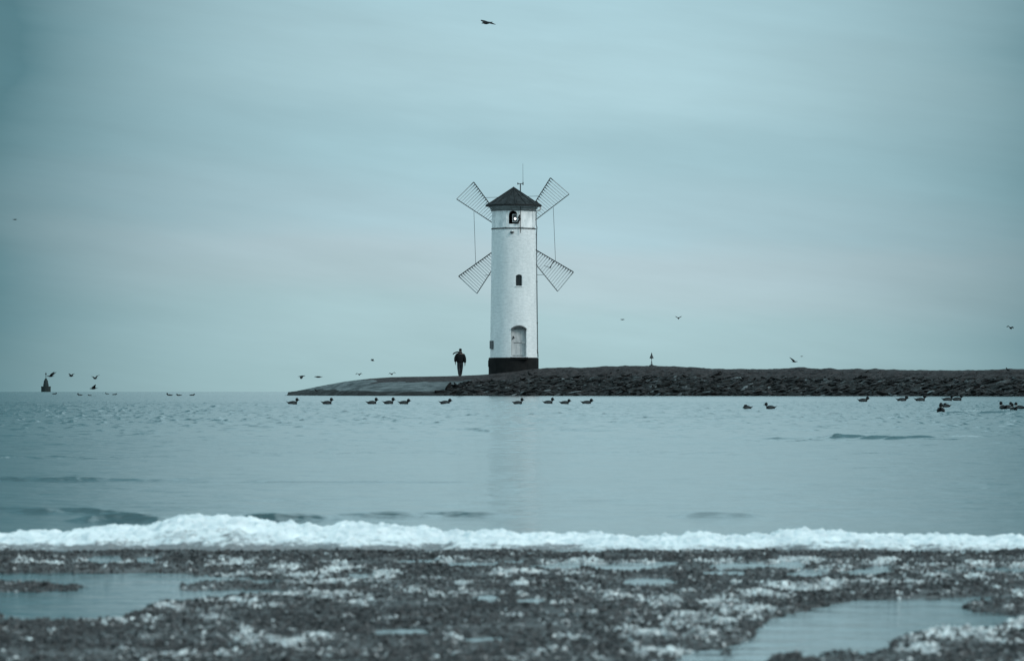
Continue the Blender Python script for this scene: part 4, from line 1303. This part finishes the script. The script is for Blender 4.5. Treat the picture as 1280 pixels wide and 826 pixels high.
# ================================================================== FLYING BIRDS
def make_flyer(kind):
    """unit flying bird, body along +x (length 1), wings posed"""
    r0 = empty('flying_bird', (0, 0, 0))
    b_ = MB()
    loft(b_, [(-0.58, 0.03, 0.02, 0.008), (-0.46, 0.02, 0.075, 0.018), (-0.34, 0.01, 0.06, 0.04), (-0.15, 0, 0.10, 0.09), (0.05, 0, 0.115, 0.105), (0.20, 0, 0.09, 0.085), (0.31, 0.02, 0.05, 0.05), (0.38, 0.03, 0.058, 0.055), (0.45, 0.025, 0.04, 0.038), (0.50, 0.015, 0.016, 0.014), (0.56, 0.01, 0.004, 0.004)], 10)
    b_.build('body', M['bird'], r0, True)
    # (root angle, tip angle) in degrees for near (-y) and far (+y) wing; sweep
    poses = {'raised': ((48, 62), (40, 50)), 'spread': ((22, 35), (24, 30)), 'arched': ((34, -52), (30, -46)), 'flat': ((6, -4), (5, -8)), 'vee': ((42, 18), (42, 18)), 'down': ((-20, -50), (-18, -45))}
    span = 0.75; swp = 0.55 if kind == 'raised' else 0.0
    for sgn, (a1, a2) in zip((-1, 1), poses[kind]):
        w_ = MB()
        st = [(0.0, 0.12, -0.22), (0.28, 0.17, -0.20), (0.52, 0.15, -0.17), (0.78, 0.04, -0.17), (1.0, -0.12, -0.18)]
        y = sgn * 0.05; z = 0.04; prev = 0.0
        rr = []
        for f_, lead, trail in st:
            d = (f_ - prev) * span; prev = f_
            a = R(a1 if f_ <= 0.53 else a2)
            y += sgn * d * math.cos(a); z += d * math.sin(a)
            lead -= swp * f_; trail -= swp * f_
            th = 0.034 * (1 - f_ * 0.7)
            nv_ = Vector((0, -sgn * math.sin(a), math.cos(a)))
            rr.append([w_.bm.verts.new(Vector((lead, y, z)) + nv_ * th), w_.bm.verts.new(Vector((trail, y, z)) + nv_ * th * .4), w_.bm.verts.new(Vector((trail, y, z)) - nv_ * th * .4), w_.bm.verts.new(Vector((lead, y, z)) - nv_ * th)])
        for A_, B_ in zip(rr, rr[1:]):
            for k in range(4): w_.bm.faces.new((A_[k], A_[(k + 1) % 4], B_[(k + 1) % 4], B_[k]))
        w_.bm.faces.new(rr[0][::-1]); w_.bm.faces.new(rr[-1])
        w_.build('wing', M['wing'], r0)
    return r0


FP = {}
# px, py, body length px, heading, pitch(y), roll(x), pose, distance, label
flyers = [
    (608.5, 29.0, 17, 222, 8, -15, 'flat', 120, 'large dark bird gliding high above the tower at the top of the sky'),
    (18.5, 274.5, 6, 20, 0, 0, 'flat', 300, 'tiny bird alone in the dim sky at the left edge'),
    (63.0, 470.2, 9, 172, 0, 6, 'raised', 290, 'bird with raised wings flying just right of the offshore beacon'),
    (89.0, 470.0, 8, 140, 0, 0, 'vee', 290, 'middle bird of the three in line flying over the left horizon'),
    (119.0, 473.0, 9, 128, 0, -8, 'vee', 280, 'rightmost bird of the three in line over the left horizon'),
    (117.0, 485.5, 10, 200, 4, 10, 'spread', 250, 'bird with spread wings skimming low over the left horizon water'),
    (377.0, 470.2, 9, 10, -6, 0, 'down', 280, 'left bird of two flying level above the tip of the mole'),
    (398.0, 471.0, 10, 190, 0, 0, 'flat', 280, 'right flat winged bird of two above the tip of the mole'),
    (449.0, 468.2, 7.5, 80, 12, 0, 'arched', 275, 'bird with arched wings over the sloping left end of the mole'),
    (465.5, 450.6, 5.5, 20, 8, 0, 'spread', 275, 'small bird flying above two arched winged ones, left of the person'),
    (490.0, 467.6, 8, 100, 12, -8, 'arched', 270, 'bird with arched wings landing on the mole left of the person'),
    (778.0, 399.4, 6, 20, 0, 0, 'flat', 300, 'tiny distant bird in the sky right of the tower, left of another'),
    (848.0, 398.0, 6.5, 85, 20, 0, 'vee', 280, 'bird with wings in a shallow vee in the sky right of the tower'),
    (993.0, 452.0, 8, 5, 0, 12, 'raised', 270, 'bird with raised wing skimming over the right part of the mole'),
    (1002.0, 445.3, 4, 10, 0, 0, 'flat', 300, 'tiniest bird above the one skimming the right part of the mole'),
    (1263.0, 410.0, 8.5, 60, 22, 14, 'arched', 250, 'bird with arched wings in the sky near the right edge'),
]
for px, py, lp, hd_, pt, rl_, ps, Yd, lb_ in flyers:
    if ps not in FP: FP[ps] = make_flyer(ps); o = FP[ps]
    else: o = copy_tree(FP[ps])
    k = lp * Yd / F
    o.location = P(px, py, Yd); o.scale = (k, k, k); o.rotation_euler = (R(rl_), R(pt), R(hd_))
    tag(o, lb_, 'bird', 'birds flying over the water')


# ================================================================== BIRDS STANDING ON THE MOLE
def make_stander():
    r0 = empty('perched_bird', (0, 0, 0))
    b_ = MB()
    b_.tube([(-0.42, 0, 0.30), (-0.25, 0, 0.36), (0.0, 0, 0.46), (0.18, 0, 0.58), (0.24, 0, 0.70), (0.27, 0, 0.80), (0.30, 0, 0.88)], [(0.03, 0.02), (0.11, 0.08), (0.19, 0.18), (0.16, 0.16), (0.09, 0.09), (0.09, 0.09), (0.05, 0.05)], 12)
    b_.build('body', M['bird'], r0, True)
    MB().tube([(0.30, 0, 0.80), (0.40, 0, 0.79), (0.48, 0, 0.77)], [0.035, 0.025, 0.008], 8).build('bill', M['bill'], r0, True)
    for s1 in (-1, 1):
        lg = MB(); lg.tube([(0.02, s1 * .07, 0.34), (0.04, s1 * .07, 0.16), (0.0, s1 * .07, 0.0)], 0.018, 6); lg.box((0.05, s1 * .07, 0.008), (0.14, 0.06, 0.016))
        lg.build('leg', M['bill'], r0)
    return r0


st0 = None
for i, (px, Yd, lp, hd_, lb_) in enumerate([(395, 262.6, 5, 180, 'small bird resting on the low left tip of the mole'),
                                           (570.5, 256.9, 9, 175, 'dark bird standing on the rocks below the walking person'),
                                           (662.5, 258.0, 9, 170, 'dark bird standing on the rocky slope below the tower'),
                                           (1260, 233.9, 7, 178, 'bird perched on the mole crest near the right edge')]):
    if st0 is None: st0 = make_stander(); o = st0
    else: o = copy_tree(st0)
    x = (px - 640) / F * Yd; k = lp * Yd / F
    o.location = (x, Yd, ground_z(x, Yd) + 0.03); o.scale = (k, k, k); o.rotation_euler = (0, 0, R(hd_))
    tag(o, lb_, 'bird', 'birds perched on the mole')
